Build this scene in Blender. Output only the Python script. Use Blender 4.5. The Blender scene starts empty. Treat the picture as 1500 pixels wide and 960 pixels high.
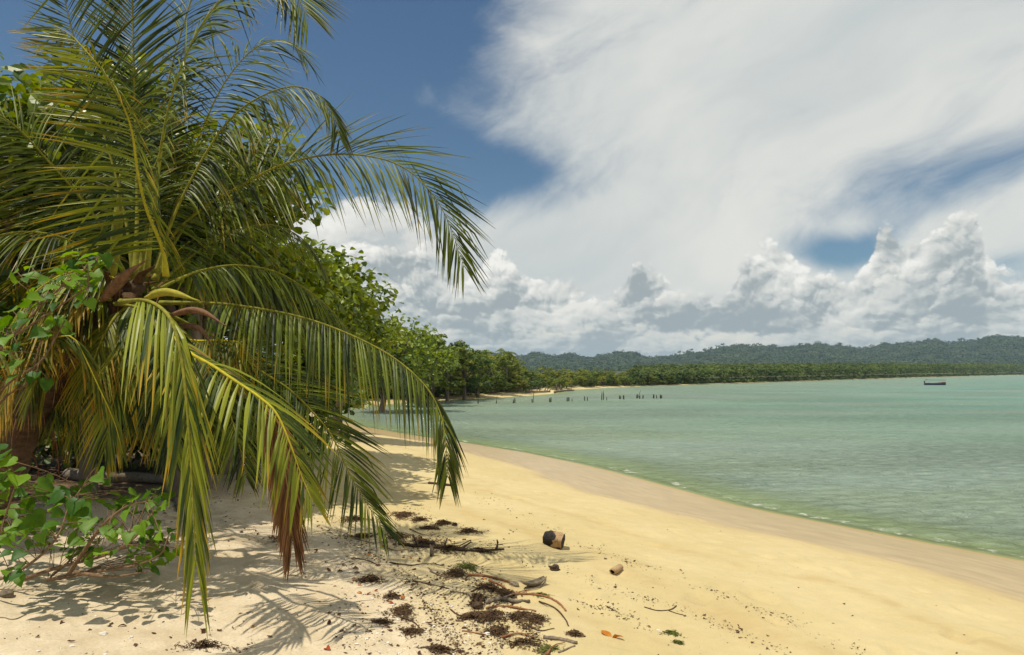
import bpy, bmesh, math, random
import numpy as np
from mathutils import Vector, Matrix, noise as mnoise

R = math.radians
scene = bpy.context.scene
COL = scene.collection

# ------------------------------------------------------------------ camera
F = 1050.0                 # focal length in photo pixels (photo 1500 x 960)
HORY = 545.0               # row of the sea horizon
CAMZ = 2.8                 # metres above the water
cam_d = bpy.data.cameras.new('camera')
cam_d.sensor_width = 36.0
cam_d.lens = 36.0 * F / 1500.0
cam_d.shift_y = (HORY - 480.0) / 1500.0
cam_d.clip_start = 0.05
cam_d.clip_end = 20000.0
cam = bpy.data.objects.new('camera', cam_d)
cam.location = (0, 0, CAMZ)
cam.rotation_euler = (R(90), 0, 0)
COL.objects.link(cam)
scene.camera = cam

scene.view_settings.view_transform = 'Standard'
scene.view_settings.look = 'None'
scene.view_settings.exposure = 0.0
scene.view_settings.gamma = 1.0
scene.view_settings.use_curve_mapping = False
scene.cycles.use_denoising = True
scene.cycles.max_bounces = 8
scene.cycles.diffuse_bounces = 3
scene.cycles.glossy_bounces = 3
scene.cycles.transmission_bounces = 4
scene.cycles.transparent_max_bounces = 24
scene.cycles.volume_bounces = 1
scene.cycles.sample_clamp_indirect = 4.0

# ------------------------------------------------------------------ sun
SUN_EL = R(69)
SUN_DIR = Vector((-0.93 * math.cos(SUN_EL), -0.37 * math.cos(SUN_EL), math.sin(SUN_EL))).normalized()  # towards the sun
sl = bpy.data.lights.new('sun', 'SUN')
sl.energy = 4.3
sl.angle = R(0.55)
sl.color = (1.0, 0.93, 0.80)
so = bpy.data.objects.new('sun', sl)
so.rotation_euler = SUN_DIR.to_track_quat('Z', 'Y').to_euler()
so.location = (-20, 5, 40)
COL.objects.link(so)

# ------------------------------------------------------------------ node expression helper
class NT:
    """writes node trees as expressions"""
    def __init__(s, tree):
        s.t = tree; s.n = tree.nodes; s.l = tree.links
    def new(s, typ, **kw):
        n = s.n.new(typ)
        for k, v in kw.items(): setattr(n, k, v)
        return n
    def put(s, sock, v):
        if isinstance(v, Ex): s.l.new(v.o, sock)
        elif isinstance(v, bpy.types.NodeSocket): s.l.new(v, sock)
        elif v is not None: sock.default_value = v
    def math(s, op, *a, clamp=False):
        n = s.new('ShaderNodeMath', operation=op, use_clamp=clamp)
        for i, v in enumerate(a): s.put(n.inputs[i], v)
        return Ex(s, n.outputs[0])
    def vec(s, x, y=0.0, z=0.0):
        n = s.new('ShaderNodeCombineXYZ')
        for i, v in enumerate((x, y, z)): s.put(n.inputs[i], v)
        return Ex(s, n.outputs[0])
    def sep(s, v):
        n = s.new('ShaderNodeSeparateXYZ'); s.put(n.inputs[0], v)
        return [Ex(s, o) for o in n.outputs]
    def noise(s, v, scale=1.0, detail=4.0, rough=0.5, dist=0.0, lac=2.0, color=False):
        n = s.new('ShaderNodeTexNoise'); s.put(n.inputs['Vector'], v)
        for k, x in (('Scale', scale), ('Detail', detail), ('Roughness', rough), ('Distortion', dist), ('Lacunarity', lac)):
            s.put(n.inputs[k], x)
        return Ex(s, n.outputs['Color' if color else 'Fac'])
    def voro(s, v, scale=1.0, detail=0.0, rough=0.5, feature='F1', smooth=0.5, rnd=1.0, out='Distance'):
        n = s.new('ShaderNodeTexVoronoi', feature=feature); s.put(n.inputs['Vector'], v)
        for k, x in (('Scale', scale), ('Detail', detail), ('Roughness', rough), ('Smoothness', smooth), ('Randomness', rnd)):
            if k in n.inputs and n.inputs[k].enabled: s.put(n.inputs[k], x)
        return Ex(s, n.outputs[out])
    def smooth(s, v, a, b, lo=0.0, hi=1.0):
        n = s.new('ShaderNodeMapRange', interpolation_type='SMOOTHSTEP')
        for k, x in enumerate((v, a, b, lo, hi)): s.put(n.inputs[k], x)
        return Ex(s, n.outputs[0])
    def lin(s, v, a, b, lo=0.0, hi=1.0):
        n = s.new('ShaderNodeMapRange')
        for k, x in enumerate((v, a, b, lo, hi)): s.put(n.inputs[k], x)
        return Ex(s, n.outputs[0])
    def curve(s, v, pts, x0, x1, y0, y1):
        """float curve through pts given in real units"""
        n = s.new('ShaderNodeFloatCurve')
        c = n.mapping.curves[0]
        q = [((x - x0) / (x1 - x0), (y - y0) / (y1 - y0)) for x, y in pts]
        while len(c.points) < len(q): c.points.new(0.5, 0.5)
        for p, (x, y) in zip(c.points, q):
            p.location = (x, y); p.handle_type = 'AUTO'
        n.mapping.update()
        s.put(n.inputs['Value'], s.lin(v, x0, x1))
        return s.lin(Ex(s, n.outputs[0]), 0.0, 1.0, y0, y1)
    def mix(s, f, a, b):
        n = s.new('ShaderNodeMix', data_type='RGBA')
        s.put(n.inputs[0], f)
        for i, v in ((6, a), (7, b)):
            if isinstance(v, (tuple, list)) and len(v) == 3: v = (*v, 1)
            s.put(n.inputs[i], v)
        return Ex(s, n.outputs[2])
    def attr(s, name, out='Fac'):
        n = s.new('ShaderNodeAttribute', attribute_name=name)
        return Ex(s, n.outputs[out])
    def bump(s, h, strength=0.5, distance=0.1):
        n = s.new('ShaderNodeBump'); n.inputs['Strength'].default_value = strength
        n.inputs['Distance'].default_value = distance; s.put(n.inputs['Height'], h)
        return Ex(s, n.outputs[0])

class Ex:
    def __init__(s, nt, o): s.nt = nt; s.o = o
    def __add__(s, b): return s.nt.math('ADD', s, b)
    __radd__ = __add__
    def __sub__(s, b): return s.nt.math('SUBTRACT', s, b)
    def __rsub__(s, b): return s.nt.math('SUBTRACT', b, s)
    def __mul__(s, b): return s.nt.math('MULTIPLY', s, b)
    __rmul__ = __mul__
    def __truediv__(s, b): return s.nt.math('DIVIDE', s, b)
    def __pow__(s, b): return s.nt.math('POWER', s, b)
    def __neg__(s): return s.nt.math('MULTIPLY', s, -1.0)
    def clamp(s): return s.nt.math('ADD', s, 0.0, clamp=True)
    def min(s, b): return s.nt.math('MINIMUM', s, b)
    def max(s, b): return s.nt.math('MAXIMUM', s, b)
# ------------------------------------------------------------------ world: sky and clouds
def AW(px, py):
    """azimuth and slope of a direction seen in the photo"""
    az = math.atan((px - 750) / F)
    return az, (HORY - py) / F * math.cos(az)

def build_world():
    w = bpy.data.worlds.new('World'); scene.world = w; w.use_nodes = True
    T = NT(w.node_tree); T.n.clear()
    out = T.new('ShaderNodeOutputWorld')
    bg = T.new('ShaderNodeBackground'); T.l.new(bg.outputs[0], out.inputs[0])
    sky = T.new('ShaderNodeTexSky', sky_type='NISHITA', sun_disc=False)
    sky.sun_elevation = SUN_EL
    sky.sun_rotation = math.atan2(SUN_DIR.x, SUN_DIR.y)
    sky.altitude = 0; sky.air_density = 1.0; sky.dust_density = 0.6; sky.ozone_density = 2.0
    STR = 0.1
    bg.inputs[1].default_value = STR
    tc = T.new('ShaderNodeTexCoord')
    d = Ex(T, tc.outputs['Generated'])
    x, y, z = T.sep(d)
    az = T.math('ARCTAN2', x, y)
    hyp = T.math('SQRT', x * x + y * y)
    el = z / hyp.max(0.02)
    P = T.vec(az, el, 0.0)

    def gauss(px, py, sx, sy, rot=0.0):
        a0, w0 = AW(px, py); sx /= F; sy /= F
        da = az - a0; dw = el - w0
        c, s_ = math.cos(R(rot)), math.sin(R(rot))
        p = (da * c + dw * s_) * (1 / sx); q = (dw * c - da * s_) * (1 / sy)
        return T.math('EXPONENT', (p * p + q * q) * -1.0)

    # deep blue of the clear air, a little darker and less violet than the raw model
    skyc = T.new('ShaderNodeMix', data_type='RGBA', blend_type='MULTIPLY')
    skyc.inputs[0].default_value = 1.0
    T.l.new(sky.outputs[0], skyc.inputs[6])
    skyc.inputs[7].default_value = (0.56, 0.70, 0.74, 1)
    base = Ex(T, skyc.outputs[2])

    # ---- high veil of thin cloud, drawn out along one direction
    warp = T.noise(T.vec(az * 2.2, el * 3.2, 3.1), 1.0, 3, 0.5, color=True)
    wx, wy, wz = T.sep(warp)
    wa = az + (wx - 0.5) * 0.30; we = el + (wy - 0.5) * 0.22
    # rotated, stretched coordinates for the streaks
    ca, sa = math.cos(R(28)), math.sin(R(28))
    s1 = wa * ca + we * sa; s2 = we * ca - wa * sa
    streak = T.noise(T.vec(s1 * 2.0, s2 * 6.5, 7.7), 1.0, 7, 0.56)
    fine = T.noise(T.vec(s1 * 9.0, s2 * 16.0, 1.7), 1.0, 6, 0.62)
    cover = (T.smooth(az + el * 0.15, AW(600, 0)[0], AW(1040, 0)[0]) * 1.0
             + gauss(760, 400, 300, 80, 0) * 0.95
             + gauss(1040, 60, 330, 120, 12) * 0.35
             + gauss(560, 330, 200, 90, 0) * 0.35
             + gauss(560, 120, 190, 38, -20) * 0.42 + gauss(720, 110, 90, 90, 0) * 0.35
             + gauss(330, 60, 500, 260, 0) * -0.45
             + gauss(760, 255, 120, 45, -14) * -0.62
             + gauss(650, 30, 150, 60, 10) * -0.30
             + gauss(1430, 250, 150, 34, 14) * -0.72
             + gauss(1222, 372, 58, 24, -8) * -1.0
             + gauss(1290, 352, 40, 22, 20) * -0.5
             + gauss(1480, 395, 60, 26, 0) * -0.7)
    veil = T.smooth(cover * 1.15 + (streak - 0.5) * 2.3 + (fine - 0.5) * 1.3, -0.05, 1.25)
    # far away from the view: broken veil
    veil = veil * T.smooth(el, -0.02, 0.03)
    vtone = T.smooth(T.noise(T.vec(s1 * 1.8, s2 * 4.0, 2.2), 1.0, 4, 0.5) + (fine - 0.5) * 0.25, 0.25, 0.75)
    vcol = T.mix(vtone, (5.7, 6.1, 6.1), (8.2, 8.1, 7.5))
    base = T.mix(T.smooth(el, 0.15, 0.55) * 0.30, base, (0.45, 1.15, 2.6))
    c = T.mix(veil * 0.97, base, vcol)

    # ---- cumulus banks, back to front
    fz = T.noise(T.vec(az * 26, el * 30, 9.0), 1.0, 5, 0.68) - 0.5
    wq = T.noise(T.vec(az * 7.0, el * 8.5, 5.0), 1.0, 6, 0.62, color=True)
    qx, qy, qz = T.sep(wq); qx = qx - 0.5; qy = qy - 0.5
    patch = T.noise(T.vec(az * 10 + 4.0, el * 17, 12.0), 1.0, 3, 0.55) - 0.52
    def vor2(pa, pw, sc):
        n = T.new('ShaderNodeTexVoronoi', feature='F1', voronoi_dimensions='2D')
        T.put(n.inputs['Vector'], T.vec(pa, pw, 0)); n.inputs['Scale'].default_value = sc
        v = Ex(T, n.outputs['Distance'])
        return v * v
    def bank(c, top, seed, k, kw, amp, soft, light, shade, bright, thick, lean=(-0.45, 0.9), gain=1.0):
        """top: list of photo pixels along the tops of the bank; k, kw: puffs per radian across and up"""
        pts = [AW(px, py) for px, py in top]
        ws = [q[1] for q in pts]
        prof = T.curve(az, pts, pts[0][0], pts[-1][0], min(ws) - 0.02, max(ws) + 0.02)
        def billow(da, dw):
            pa = (az + da) * k + qx * 1.3 + seed
            pw = (el + dw) * kw + qy * 1.3 + seed * 0.7
            v1 = vor2(pa, pw, 1.0); v2 = vor2(pa + 3.3, pw + 1.7, 2.7)
            v3 = vor2(pa + 7.1, pw + 4.9, 6.3)
            return 0.50 - v1 - v2 * 0.42 - v3 * 0.22
        def big(da, dw):
            return T.noise(T.vec((az + da) * k * 0.33, (el + dw) * kw * 0.33, seed + 2.0), 1.0, 1.0, 0.5) - 0.5
        b0 = billow(0, 0); g0 = big(0, 0)
        D = (prof - el) + b0 * amp + g0 * amp * 1.6 + fz * amp * 0.9
        mask = T.smooth(D, 0.0, soft)
        st = 0.16
        b1 = billow(lean[0] * st / k, lean[1] * st / kw)
        g1 = big(lean[0] * 0.8 / k, lean[1] * 0.8 / kw)
        lit = 0.5 + (b0 - b1) * 1.05 * gain + (g0 - g1) * 1.6 * gain
        depth = T.smooth(D, 0.0, thick)
        lit = lit - depth * 0.55 + 0.10 + b0 * 0.35 + fz * 0.95 + patch * 2.0
        m1 = T.mix(T.smooth(lit, 0.0, 0.60), shade, light)
        col = T.mix(T.smooth(lit, 0.45, 1.1), m1, bright)
        return T.mix(mask, c, col)

    BR = (9.6, 9.4, 8.8); LI = (6.7, 6.8, 6.45); SH = (3.6, 4.05, 4.2)
    veiled = c
    c = bank(c, [(-4000, 400), (200, 420), (480, 300), (560, 300), (650, 360), (740, 400), (860, 430), (980, 430), (1100, 420), (1240, 420), (1420, 400), (1560, 440), (4000, 400)],
             11.3, 10, 13, 0.045, 0.030, (7.3, 7.3, 6.9), (5.3, 5.7, 5.7), (9.0, 8.9, 8.3), 0.10, gain=0.7)
    c = bank(c, [(-4000, 440), (300, 420), (500, 370), (610, 372), (680, 418), (735, 372), (780, 412), (850, 425), (900, 440), (938, 380), (975, 384), (1010, 448), (1060, 436),
                 (1120, 365), (1170, 395), (1240, 412), (1278, 365), (1300, 318), (1345, 345), (1395, 325), (1440, 362), (1465, 415), (1530, 445), (4000, 430)],
             23.7, 21, 23, 0.038, 0.012, LI, SH, BR, 0.085)
    c = bank(c, [(-4000, 460), (300, 440), (500, 420), (600, 430), (680, 460), (800, 440), (900, 455), (1000, 440), (1090, 430), (1200, 455), (1290, 430), (1400, 420), (1470, 450), (1600, 440), (4000, 450)],
             31.1, 17, 24, 0.042, 0.014, LI, (3.5, 4.0, 4.15), (8.8, 8.6, 7.9), 0.055)
    c = bank(c, [(-4000, 490), (300, 490), (500, 485), (700, 490), (900, 484), (1100, 488), (1300, 478), (1500, 484), (4000, 490)],
             47.9, 17, 36, 0.026, 0.012, (6.7, 6.8, 6.4), (3.8, 4.3, 4.45), (8.4, 8.1, 7.1), 0.035)
    # only directions low in the sky can meet the cumulus; the high sky is veil alone, below the horizon a plain grey
    bg2 = T.new('ShaderNodeBackground'); bg2.inputs[1].default_value = STR
    T.put(bg2.inputs[0], veiled)
    bg3 = T.new('ShaderNodeBackground'); bg3.inputs[1].default_value = STR
    bg3.inputs[0].default_value = (4.6, 5.0, 5.0, 1)
    mx = T.new('ShaderNodeMixShader'); T.put(mx.inputs[0], T.math('GREATER_THAN', el, 0.34))
    T.l.new(bg.outputs[0], mx.inputs[1]); T.l.new(bg2.outputs[0], mx.inputs[2])
    mx2 = T.new('ShaderNodeMixShader'); T.put(mx2.inputs[0], T.math('LESS_THAN', el, 0.0))
    T.l.new(mx.outputs[0], mx2.inputs[1]); T.l.new(bg3.outputs[0], mx2.inputs[2])
    T.l.new(mx2.outputs[0], out.inputs[0])
    T.put(bg.inputs[0], c)
    w.cycles.sampling_method = 'MANUAL'
    w.cycles.sample_map_resolution = 512
build_world()
# ------------------------------------------------------------------ mesh helpers
def mesh_np(name, verts, faces_flat, nper, mats=(), attrs=None, smooth=False, mat_idx=None):
    """verts (n,3); faces_flat: loop vertex ids; nper: vertices per face (int or array)"""
    me = bpy.data.meshes.new(name)
    verts = np.asarray(verts, dtype=np.float32); ff = np.asarray(faces_flat, dtype=np.int32).ravel()
    nf = len(ff) // nper if isinstance(nper, int) else len(nper)
    tot = np.full(nf, nper, dtype=np.int32) if isinstance(nper, int) else np.asarray(nper, dtype=np.int32)
    st = np.zeros(nf, dtype=np.int32); st[1:] = np.cumsum(tot)[:-1]
    me.vertices.add(len(verts)); me.vertices.foreach_set('co', verts.ravel())
    me.loops.add(len(ff)); me.loops.foreach_set('vertex_index', ff)
    me.polygons.add(nf); me.polygons.foreach_set('loop_start', st); me.polygons.foreach_set('loop_total', tot)
    for m in mats: me.materials.append(m)
    if mat_idx is not None: me.polygons.foreach_set('material_index', np.asarray(mat_idx, dtype=np.int32))
    me.polygons.foreach_set('use_smooth', np.full(nf, bool(smooth)))
    me.update(calc_edges=True)
    for k, v in (attrs or {}).items():
        a = me.attributes.new(k, 'FLOAT', 'POINT'); a.data.foreach_set('value', np.asarray(v, dtype=np.float32).ravel())
    return me

def link(name, me, parent=None, label=None, cat=None, group=None, kind=None, loc=None, rot=None):
    o = bpy.data.objects.new(name, me); COL.objects.link(o)
    if parent is not None: o.parent = parent
    if loc is not None: o.location = loc
    if rot is not None: o.rotation_euler = rot
    return tag(o, label, cat, group, kind)

def tag(o, label=None, cat=None, group=None, kind=None):
    if label: o['label'] = label
    if cat: o['category'] = cat
    if group: o['group'] = group
    if kind: o['kind'] = kind
    return o

def grid_faces(nu, nv):
    i = np.arange(nu - 1)[:, None]; j = np.arange(nv - 1)[None, :]
    a = i * nv + j
    return np.stack([a, a + nv, a + nv + 1, a + 1], -1).reshape(-1, 4)

def vnoise(x, y, seed=0):
    """value noise with smooth interpolation, vectorised, range about -1..1"""
    xi = np.floor(x).astype(np.int64); yi = np.floor(y).astype(np.int64)
    fx = x - xi; fy = y - yi
    fx = fx * fx * (3 - 2 * fx); fy = fy * fy * (3 - 2 * fy)
    def h(a, b):
        n = (a * 374761393 + b * 668265263 + seed * 974634777) & 0xffffffff
        n = ((n ^ (n >> 13)) * 1274126177) & 0xffffffff
        return ((n ^ (n >> 16)) & 0xffff) / 32767.5 - 1.0
    return (h(xi, yi) * (1 - fx) + h(xi + 1, yi) * fx) * (1 - fy) + (h(xi, yi + 1) * (1 - fx) + h(xi + 1, yi + 1) * fx) * fy

def fbm(x, y, oct=4, seed=0, gain=0.5):
    s = 0; a = 1.0
    for k in range(oct):
        s = s + a * vnoise(x * 2 ** k + 17.3 * k, y * 2 ** k - 9.1 * k, seed + k); a *= gain
    return s

# ------------------------------------------------------------------ the lie of the land
def W0(px, py, z=0.0):
    """point at height z seen at a photo pixel"""
    Y = (CAMZ - z) * F / (py - HORY)
    return ((px - 750) / F * Y, Y)

# the water's edge, walked so that land is on the left hand
SHORE_PX = [(1500, 822), (1360, 796), (1268, 778), (1180, 761), (1080, 741), (985, 715), (900, 692), (850, 680), (767, 663), (687, 650),
            (605, 638), (530, 625), (478, 612), (470, 604), (507, 598), (605, 589), (690, 584.5), (747, 581.5), (800, 578), (822, 575),
            (812, 573.5), (830, 571.6), (887, 568.3), (933, 566.3), (983, 564.6), (1100, 561), (1200, 557.6), (1367, 552.6), (1500, 549.3), (1620, 548.4)]
SHORE = [(9.7, 5.5), (11.2, 0.5), (12.5, -6.0), (14, -30), (14, -400)][::-1] + [W0(*p) for p in SHORE_PX] + [(2600, 1500), (6000, 1500)]
SHORE = np.array(SHORE)

def sdist(x, y):
    """signed distance to the water's edge; positive on land"""
    x = np.asarray(x, dtype=float); y = np.asarray(y, dtype=float)
    best = np.full(x.shape, 1e18); inside = np.zeros(x.shape, dtype=bool)
    A = SHORE[:-1]; B = SHORE[1:]
    for (ax, ay), (bx, by) in zip(A, B):
        dx, dy = bx - ax, by - ay
        t = np.clip(((x - ax) * dx + (y - ay) * dy) / (dx * dx + dy * dy), 0, 1)
        d = (x - ax - t * dx) ** 2 + (y - ay - t * dy) ** 2
        best = np.minimum(best, d)
    poly = np.vstack([SHORE, [(6000, 9000), (-9000, 9000), (-9000, -400)]])
    n = len(poly)
    for i in range(n):
        ax, ay = poly[i]; bx, by = poly[(i + 1) % n]
        if ay == by: continue
        c = ((ay > y) != (by > y)) & (x < (bx - ax) * (y - ay) / (by - ay) + ax)
        inside ^= c
    return np.where(inside, 1, -1) * np.sqrt(best)

def ground_z(x, y, detail=True):
    x = np.asarray(x, dtype=float); y = np.asarray(y, dtype=float)
    d = sdist(x, y)
    r = np.hypot(x, y)
    # beach face, then the flat top of the beach, then low land
    far = np.clip((r - 40) / 60, 0, 1)
    land = 1.32 * (1 - np.exp(-np.maximum(d, 0) / 8.3 * (1 + 0.028 * np.maximum(d, 0)))) + 0.0
    land = land + np.clip(d - 30, 0, 400) * 0.004
    sea = -0.085 * np.minimum(-d, 12) - 0.022 * np.clip(-d - 12, 0, 80)
    sea = np.maximum(sea, -3.0)
    z = np.where(d > 0, land, sea)
    if detail:
        near = np.clip(1 - r / 60, 0, 1); z = np.array(z, dtype=float)
        dry = np.clip((d - 2.2) / 3.0, 0, 1) * near
        z = z + dry * (0.030 * fbm(x * 0.55, y * 0.55, 3, 5) + 0.014 * fbm(x * 2.3, y * 2.3, 3, 15))
        up = np.clip((d - 7.5) / 3.0, 0, 1) * near
        z = z + up * (0.010 * fbm(x * 5.5, y * 5.5, 3, 25) + 0.006 * fbm(x * 14, y * 14, 2, 35))
        # scuffed hollows, soft old footprints
        rg = np.random.default_rng(4)
        for k in range(330):
            cx, cy = rg.uniform(-6, 6), rg.uniform(3.6, 20); a = rg.uniform(0, 3.1); w = rg.uniform(0.09, 0.2)
            m_ = (np.abs(x - cx) < 0.8) & (np.abs(y - cy) < 0.8)
            if not m_.any(): continue
            dx = x[m_] - cx; dy = y[m_] - cy; u = (dx * np.cos(a) + dy * np.sin(a)) / w; v_ = (dy * np.cos(a) - dx * np.sin(a)) / (w * 0.55); q = u * u + v_ * v_
            z[m_] += dry[m_] * 0.026 * (-np.exp(-q) + 0.45 * np.exp(-(np.sqrt(q) - 1.6) ** 2 * 3))
        # swash lines running along the beach face
        for d0, h, w in ((5.6, 0.018, 0.16), (7.2, 0.024, 0.2), (4.1, 0.008, 0.12), (8.6, 0.026, 0.25)):
            dd = d - d0 - 0.45 * fbm(x * 0.35, y * 0.35, 3, 45 + int(d0 * 10))
            z = z + near * h * np.exp(-(dd / w) ** 2)
        z = np.where((d > 0) & (d < 2.5), z + near * 0.004 * fbm(x * 1.2, y * 1.2, 3, 65), z)
        # sea bed mounds
        z = np.where(d < -1.0, z + np.clip(-d - 1, 0, 3) * 0.03 * fbm(x * 0.22, y * 0.22, 3, 75), z)
    return z

def gz(x, y): return float(ground_z(np.array([x]), np.array([y]))[0])

def at(px, py, lift=0.0):
    """where the ray through a photo pixel meets the ground"""
    t = np.linspace(2.0, 60.0, 1500)
    X = (px - 750) / F * t; Z = CAMZ - (py - HORY) / F * t
    g = ground_z(X, t) + lift
    k = int(np.argmax(Z <= g))
    if k == 0: k = len(t) - 1
    a = (Z[k - 1] - g[k - 1]); b = (g[k] - Z[k]); f = a / (a + b) if a + b > 0 else 0
    Y = t[k - 1] + (t[k] - t[k - 1]) * f
    x = (px - 750) / F * Y
    return Vector((x, Y, gz(x, Y)))

def PT(px, py, Y):
    """point at distance Y from the camera plane seen at a photo pixel"""
    return Vector(((px - 750) / F * Y, Y, CAMZ - (py - HORY) / F * Y))

def polar(rs, th):
    r, t = np.meshgrid(rs, th, indexing='ij')
    return r * np.sin(t), r * np.cos(t)

def angles():
    fine = np.linspace(R(-44), R(44), 760)
    co = np.linspace(R(44), R(316), 90)[1:]
    return np.concatenate([fine, co])

def mat(name):
    m = bpy.data.materials.new(name); m.use_nodes = True
    T = NT(m.node_tree); T.n.clear()
    out = T.new('ShaderNodeOutputMaterial')
    return m, T, out

def princ(T, out, col, rough=0.7, spec=0.5, normal=None, **kw):
    p = T.new('ShaderNodeBsdfPrincipled')
    if isinstance(col, tuple): col = (*col, 1) if len(col) == 3 else col
    T.put(p.inputs['Base Color'], col); T.put(p.inputs['Roughness'], rough)
    T.put(p.inputs['Specular IOR Level'], spec)
    if normal is not None: T.put(p.inputs['Normal'], normal)
    for k, v in kw.items(): T.put(p.inputs[k.replace('_', ' ')], v)
    if out is not None: T.l.new(p.outputs[0], out.inputs[0])
    return p

def pos(T):
    g = T.new('ShaderNodeNewGeometry'); return Ex(T, g.outputs['Position'])

# ------------------------------------------------------------------ sand
def sand_material():
    m, T, out = mat('sand')
    P = pos(T)
    d = T.attr('shore')
    X, Y, Z = T.sep(P)
    n1 = T.noise(P, 0.45, 3, 0.5); n2 = T.noise(P, 3.0, 4, 0.6); n3 = T.noise(P, 55, 3, 0.7); n4 = T.noise(P, 260, 2, 0.7)
    dry = T.mix(T.smooth(n1 + (n2 - 0.5) * 0.6, 0.35, 0.7), (0.54, 0.428, 0.205), (0.59, 0.475, 0.245))
    # coarser paler shell sand high on the beach
    hi = T.smooth(d + (n1 - 0.5) * 3.0 + (n2 - 0.5) * 1.5, 8.2, 10.2)
    dry = T.mix(hi, dry, T.mix(T.smooth(n2, 0.3, 0.7), (0.53, 0.42, 0.265), (0.64, 0.53, 0.36)))
    grain = (n3 - 0.5) * (hi * 0.45 + 0.16) + (n4 - 0.5) * 0.35 + (T.noise(P, 9.0, 3, 0.6) - 0.5) * 0.16
    # dark crumbs of seaweed and shell lying in lines
    v = T.voro(P, 17.0, 0, 0.5, 'F1', rnd=1.0)
    crumbs = T.smooth(v + (T.noise(P, 24, 2, 0.5) - 0.5) * 0.25, 0.10, 0.15, 1.0, 0.0)
    dl = d + (T.noise(P, 0.35, 3, 0.5) - 0.5) * 2.4
    ln = T.math('EXPONENT', ((dl - 7.2) * 3.0) * ((dl - 7.2) * -3.0)) * 0.5 + T.math('EXPONENT', ((dl - 5.7) * 3.4) * ((dl - 5.7) * -3.4)) * 0.35
    ln = ln + T.smooth(d, 8.0, 9.2) * 0.55
    patch = T.smooth(T.noise(P, 1.3, 4, 0.65), 0.50, 0.62)
    crumbs = crumbs * (ln * patch).clamp()
    trail = T.math('EXPONENT', ((dl - 7.2) * 4.5) * ((dl - 7.2) * -4.5)) + T.math('EXPONENT', ((dl - 5.7) * 6.0) * ((dl - 5.7) * -6.0)) + T.math('EXPONENT', ((dl - 8.3) * 6.0) * ((dl - 8.3) * -6.0)) * 0.8
    dry = T.mix((trail * T.smooth(n2, 0.35, 0.6) * 0.42).clamp(), dry, (0.42, 0.285, 0.10))
    col = T.mix(crumbs * 0.8, dry, (0.16, 0.09, 0.035))
    pale = T.smooth(T.voro(T.vec(X + 3.0, Y + 5.0, Z), 23.0), 0.07, 0.11, 1.0, 0.0) * T.smooth(T.noise(P, 0.9, 3, 0.6), 0.48, 0.6) * hi
    col = T.mix(pale * 0.8, col, (0.80, 0.74, 0.62))
    # wet sand
    w = d + (T.noise(P, 0.28, 3, 0.5) - 0.5) * 1.5 + (T.noise(P, 2.5, 2, 0.5) - 0.5) * 0.12
    near = T.smooth(T.math('SQRT', X * X + Y * Y), 35, 90)
    wet = T.smooth(w, 3.25, 3.80, 1.0, 0.0) * (1.0 - near)
    damp = T.smooth(w, 3.6, 5.2, 1.0, 0.0) * 0.12 * (1.0 - near)
    stre = T.noise(T.vec(d * 6.0, (Y - X) * 0.9, 0.0), 1.0, 4, 0.6)
    wetc = T.mix(T.smooth(stre, 0.3, 0.7), (0.42, 0.298, 0.135), (0.54, 0.39, 0.185))
    edge = T.smooth(d + (n2 - 0.5) * 0.25, 0.12, 0.45, 1.0, 0.0)
    wetc = T.mix(edge * 0.7, wetc, (0.52, 0.31, 0.085))
    col = T.mix(wet, T.mix(damp, col, wetc), wetc)
    # sea bed: pale sand with darker beds of weed
    bed = T.smooth(T.noise(T.vec(X * 0.35, Y * 0.35, 0), 1.0, 5, 0.62), 0.42, 0.60)
    bed = bed * T.smooth(d, -2.0, -5.0)
    bedc = T.mix(bed, (0.50, 0.42, 0.25), (0.40, 0.36, 0.21))
    sub = T.smooth(d, 0.05, -0.25)
    col = T.mix(sub, col, bedc)
    # soil and leaf litter under the trees
    soil = T.smooth(d + (n1 - 0.5) * 3 + (n2 - 0.5) * 2.0 + T.smooth(Y, 7.5, 10.5) * 4.2, 13.6, 15.6)
    soilc = T.mix(T.smooth(n3 + (n2 - 0.5), 0.4, 0.6), (0.075, 0.045, 0.022), (0.20, 0.13, 0.07))
    farsand = T.smooth(T.math('SQRT', X * X + Y * Y), 30, 50)
    soil = T.math('MAXIMUM', soil * (1.0 - farsand), T.smooth(d + (n1 - 0.5) * 1.5 + T.smooth(T.math('SQRT', X * X + Y * Y), 95, 150) * 1.3, 2.3, 3.2) * farsand)
    col = T.mix(soil, col, T.mix(farsand, soilc, (0.07, 0.075, 0.028)))
    rough = T.mix(wet, (0.9, 0.9, 0.9), (0.30, 0.30, 0.30))
    h = n2 * 0.45 + T.noise(P, 9.0, 3, 0.6) * 0.30 + n3 * 0.20 + n4 * 0.05 + crumbs * 0.15
    h = h * (1.0 - wet * 0.93)
    hsv = T.new('ShaderNodeHueSaturation'); T.put(hsv.inputs['Color'], col)
    T.put(hsv.inputs['Value'], 1.0 + grain * (1.0 - wet * 0.8))
    princ(T, out, Ex(T, hsv.outputs[0]), rough, 0.35, T.bump(h, 0.55, 0.05))
    return m

def build_ground():
    rs = np.concatenate([np.linspace(0.0, 2.4, 10)[:-1], np.geomspace(2.4, 45, 620)[:-1], np.geomspace(45, 9000, 170)])
    th = angles()
    x, y = polar(rs, th)
    z = ground_z(x, y); d = sdist(x, y)
    v = np.stack([x, y, z], -1).reshape(-1, 3)
    f = grid_faces(len(rs), len(th))
    me = mesh_np('ground', v, f[:, ::-1], 4, [sand_material()], {'shore': d.ravel()}, smooth=True)
    # close the ring behind the camera
    link('ground', me, kind='structure')
build_ground()

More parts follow.
